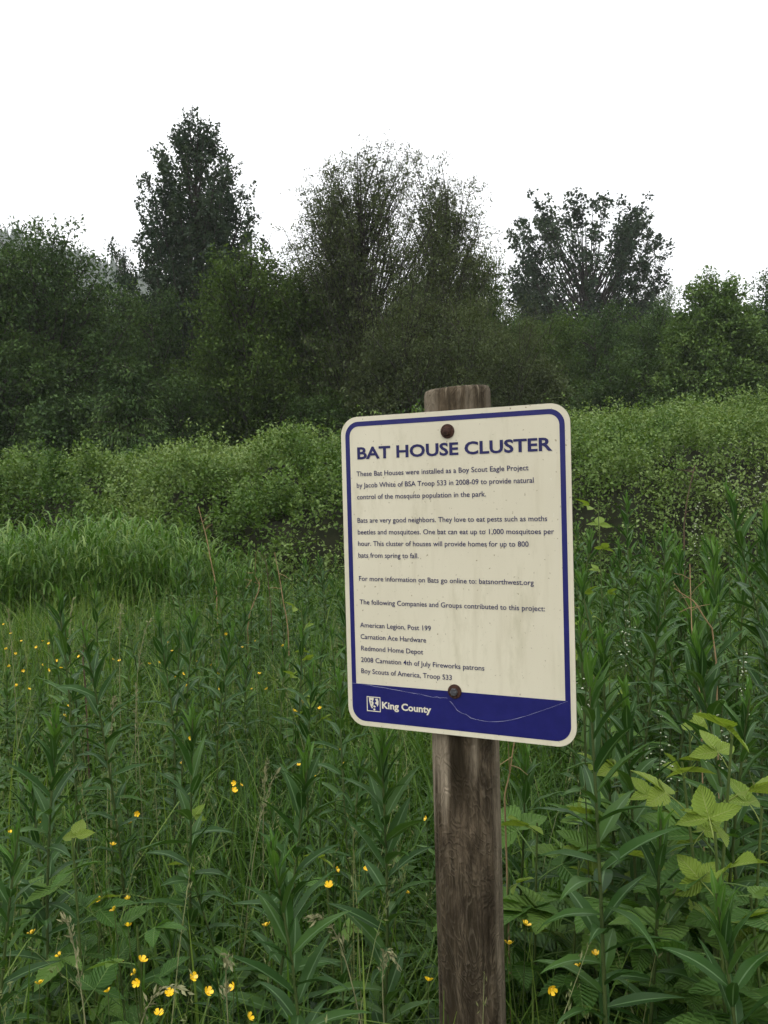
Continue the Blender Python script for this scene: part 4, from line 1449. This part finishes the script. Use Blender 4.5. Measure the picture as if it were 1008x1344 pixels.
m, nt, p, out = new_mat('blue_print')
n1 = tex_noise(nt, 40, 4, 0.6, coords(nt))
nt.links.new(ramp(nt, n1, [(0.3, (0.007, 0.008, 0.100)), (0.75, (0.012, 0.013, 0.128))]), p.inputs['Base Color'])
p.inputs['Roughness'].default_value = 0.4
p.inputs['Specular IOR Level'].default_value = 0.35
M['blue'] = m
M['ink'] = plain_mat('dark_blue_ink', (0.012, 0.012, 0.075), (0.022, 0.022, 0.100), 60, 0.5)
M['cream_ink'] = plain_mat('cream_ink', (0.62, 0.58, 0.45), (0.72, 0.68, 0.54), 60, 0.5)
M['edge'] = plain_mat('panel_edge', (0.07, 0.065, 0.05), (0.22, 0.20, 0.15), 60, 0.6)
M['rust'] = plain_mat('rusty_washer', (0.022, 0.010, 0.007), (0.075, 0.032, 0.020), 160, 0.75, 0.4)
M['zinc'] = plain_mat('bolt_head', (0.045, 0.045, 0.048), (0.10, 0.10, 0.105), 200, 0.5, 0.3)

panel = link('panel', prism(rounded(W, H, 0.036), -THICK, 0, M['cream'], 'panel'), sign, FM)
panel.data.materials.append(M['edge'])
for pl in panel.data.polygons:
    if abs(pl.normal.z) < 0.5:
        pl.material_index = 1
E1 = 0.0004
po = rounded(0.4378, 0.5905, 0.0285)
pi_ = rounded(0.4188, 0.5720, 0.0195)
link('border', ring(po, pi_, -0.001, E1, M['blue'], 'border'), panel)
# bottom band fills the lower end of the border
band = [(-0.2094, -0.2216), (-0.2094, -0.2665)]
q = rounded(0.4188, 0.5720, 0.0195)
low = [tuple(v) for v in q if v[1] < -0.2216]
band_pts = np.array([(-0.2094, -0.2216)] + low + [(0.2094, -0.2216)])
link('bottom_band', prism(band_pts, -0.001, E1 + 0.00002, M['blue'], 'bottom_band'), panel)


def lettering(text, u0, u1, v, cap, mat, weight=0.0, w=0.0008, slope=0.0):
    cu = bpy.data.curves.new('lettering', 'FONT')
    cu.body = text
    cu.size = 1.0
    cu.offset = weight
    cu.resolution_u = 3
    tmp = bpy.data.objects.new('lettering', cu)
    COL.objects.link(tmp)
    dg = bpy.context.evaluated_depsgraph_get()
    me = bpy.data.meshes.new_from_object(tmp.evaluated_get(dg))
    bpy.data.objects.remove(tmp)
    bpy.data.curves.remove(cu)
    n = len(me.vertices)
    co = np.zeros(n * 3, dtype=np.float32)
    me.vertices.foreach_get('co', co)
    co = co.reshape(-1, 3)
    x0, x1 = co[:, 0].min(), co[:, 0].max()
    sx = (u1 - u0) / (x1 - x0)
    co[:, 0] = u0 + (co[:, 0] - x0) * sx
    co[:, 1] = v + co[:, 1] * (cap / 0.73) + slope * (co[:, 0] - u0)
    co[:, 2] = w
    me.vertices.foreach_set('co', co.ravel())
    me.materials.clear()
    me.materials.append(M[mat])
    me.update()
    return link('lettering', me, panel)


mm = 0.001
LINES = [('These Bat Houses were installed as a Boy Scout Eagle Project', -196, 152, 188.5), ('by Jacob White of BSA Troop 533 in 2008-09 to provide natural', -196, 161, 166),
         ('control of the mosquito population in the park.', -196, 71, 143.3), ('Bats are very good neighbors. They love to eat pests such as moths', -196.5, 184, 97.2),
         ('beetles and mosquitoes. One bat can eat up to 1,000 mosquitoes per', -196.5, 196, 74.2), ('hour. This cluster of houses will provide homes for up to 800', -196.5, 149, 51.6),
         ('bats from spring to fall.', -196.5, -67, 28.5), ('For more information on Bats go online to: batsnorthwest.org', -196.5, 157, -17.4), ('The following Companies and Groups contributed to this project:', -196.5, 176.4, -63.7),
         ('American Legion, Post 199', -197, -45.3, -109.2), ('Carnation Ace Hardware', -196.5, -55.8, -132.2), ('Redmond Home Depot', -196, -62.5, -155.2), ('2008 Carnation 4th of July Fireworks patrons', -197, 59.8, -178), ('Boy Scouts of America, Troop 533', -197, -5.2, -200.2)]
lettering('BAT HOUSE CLUSTER', -193 * mm, 196 * mm, 222.3 * mm, 23.5 * mm, 'ink', 0.028)
for s, a, b, v in LINES:
    lettering(s, a * mm, b * mm, v * mm, 10.0 * mm, 'ink', 0.006)
lettering('King County', -153.3 * mm, -48.7 * mm, -266.5 * mm, 13.4 * mm, 'cream_ink', 0.030)

# county emblem: framed square with the light shapes of a face
def flat_poly(name, polys, mat, w):
    V, faces = [], []
    for pg in polys:
        k = len(V)
        V += [(-186.6 * mm + 30.2 * mm * x, -245.3 * mm - 29.4 * mm * y, w) for x, y in pg]
        faces.append(list(range(k, k + len(pg)))[::-1])
    me = bpy.data.meshes.new(name)
    me.from_pydata(V, [], faces)
    me.materials.append(M[mat])
    me.update()
    return link(name, me, panel)


sq = np.array([(0, 0), (1, 0), (1, 1), (0, 1)])
fr = []
for (x0, y0, x1, y1) in ((0, 0, 1, .055), (0, .945, 1, 1), (0, .055, .055, .945), (.945, .055, 1, .945)):
    fr.append([(x0, y0), (x1, y0), (x1, y1), (x0, y1)])
link_e = flat_poly('emblem_frame', fr, 'cream_ink', 0.0008)
flat_poly('emblem', [
    [(.16, .07), (.52, .07), (.50, .22), (.44, .30), (.50, .42), (.47, .56), (.40, .66), (.44, .76), (.36, .80), (.26, .60), (.18, .34)],
    [(.60, .14), (.80, .10), (.86, .30), (.84, .52), (.76, .66), (.72, .50), (.62, .46), (.58, .40), (.70, .34), (.66, .22)],
    [(.44, .62), (.56, .58), (.66, .66), (.58, .72), (.50, .70)],
    [(.48, .80), (.60, .78), (.62, .88), (.54, .93), (.46, .88)]], 'cream_ink', 0.0008)
flat_poly('emblem_eye', [[(.27, .22), (.38, .24), (.40, .32), (.30, .31)], [(.27, .42), (.36, .40), (.34, .50)]], 'blue', 0.0012)

# bolts
def lathe(prof, n, name, mat):
    a = np.arange(n) / n * 2 * math.pi
    V = np.concatenate([np.stack([r * np.cos(a), r * np.sin(a), np.full(n, z)], -1) for r, z in prof])
    Q = []
    for k in range(len(prof) - 1):
        Q += [[k * n + j, k * n + (j + 1) % n, (k + 1) * n + (j + 1) % n, (k + 1) * n + j] for j in range(n)]
    top = list(range((len(prof) - 1) * n, len(prof) * n))
    return make_mesh(name, V, [np.array(Q), np.array([top])], mat, smooth=False)


wash = lathe([(0.0135, -0.004), (0.0135, 0.0016), (0.0128, 0.0022), (0.006, 0.0024)], 24, 'washer', M['rust'])
head_round = lathe([(0.0085, 0.0), (0.0085, 0.003), (0.0070, 0.0058), (0.004, 0.0072), (0.001, 0.0076)], 16, 'bolt_head', M['rust'])
head_hex = lathe([(0.0072, 0.0), (0.0072, 0.0058), (0.0062, 0.0066)], 6, 'bolt_head', M['zinc'])
for u, v, hd in ((-1.7 * mm, 266.4 * mm, head_round), (0.1 * mm, -221.4 * mm, head_hex)):
    b = link('bolt', wash, sign, FM @ Matrix.Translation((u, v, 0.0006)))
    link('bolt_head', hd, b, Matrix.Translation((0, 0, 0.002)))

# spider thread sagging over the blue band
def fpts(l):
    return [tuple(face(u * mm, v * mm, 0.004)) for u, v in l]


SILK = [[(-221, -221), (-180, -222), (-140, -225), (-90, -230), (-40, -234), (-14, -235)], [(-10, -238), (6, -256), (36, -269), (75, -272), (120, -262), (165, -243), (214, -221)]]
m, nt, p, out = new_mat('silk')
p.inputs['Base Color'].default_value = (0.55, 0.57, 0.68, 1)
p.inputs['Roughness'].default_value = 0.4
for i, l in enumerate(SILK):
    P = np.array(fpts(l))
    t = np.linspace(0, len(P) - 1, 20)
    k = np.minimum(t.astype(int), len(P) - 2)
    P = P[k] + (P[k + 1] - P[k]) * (t - k)[:, None]
    P = P + np.random.default_rng(5 + i).normal(size=P.shape) * 0.0006
    V, Q = tube(P, np.random.default_rng(i).uniform(0.00006, 0.00026, 20), 4)
    gg = Geo()
    gg.add(V, Q=Q)
    o = link('spider_thread', gg.mesh('spider_thread', m))
    tag(o, ('pale spider thread running from sign left edge to lower bolt', 'pale spider thread sagging across right half of the blue band')[i], 'thread')

# ------------------------------------------------------------------ damp air
hb = np.array([(x, y, z) for z in (-3.5, 300) for x, y in ((-1310, -610), (1310, -610), (1310, 1610), (-1310, 1610))], dtype=float)
m = bpy.data.materials.new('haze')
m.use_nodes = True
nt = m.node_tree
nt.nodes.clear()
out = nt.nodes.new('ShaderNodeOutputMaterial')
pv = nt.nodes.new('ShaderNodeVolumePrincipled')
pv.inputs['Color'].default_value = (0.96, 0.98, 1.0, 1)
pv.inputs['Density'].default_value = 0.00030
nt.links.new(pv.outputs[0], out.inputs['Volume'])
hz = link('haze', make_mesh('haze', hb, np.array([[3, 2, 1, 0], [4, 5, 6, 7], [0, 1, 5, 4], [1, 2, 6, 5], [2, 3, 7, 6], [3, 0, 4, 7]]), m, smooth=False))
tag(hz, kind='stuff')
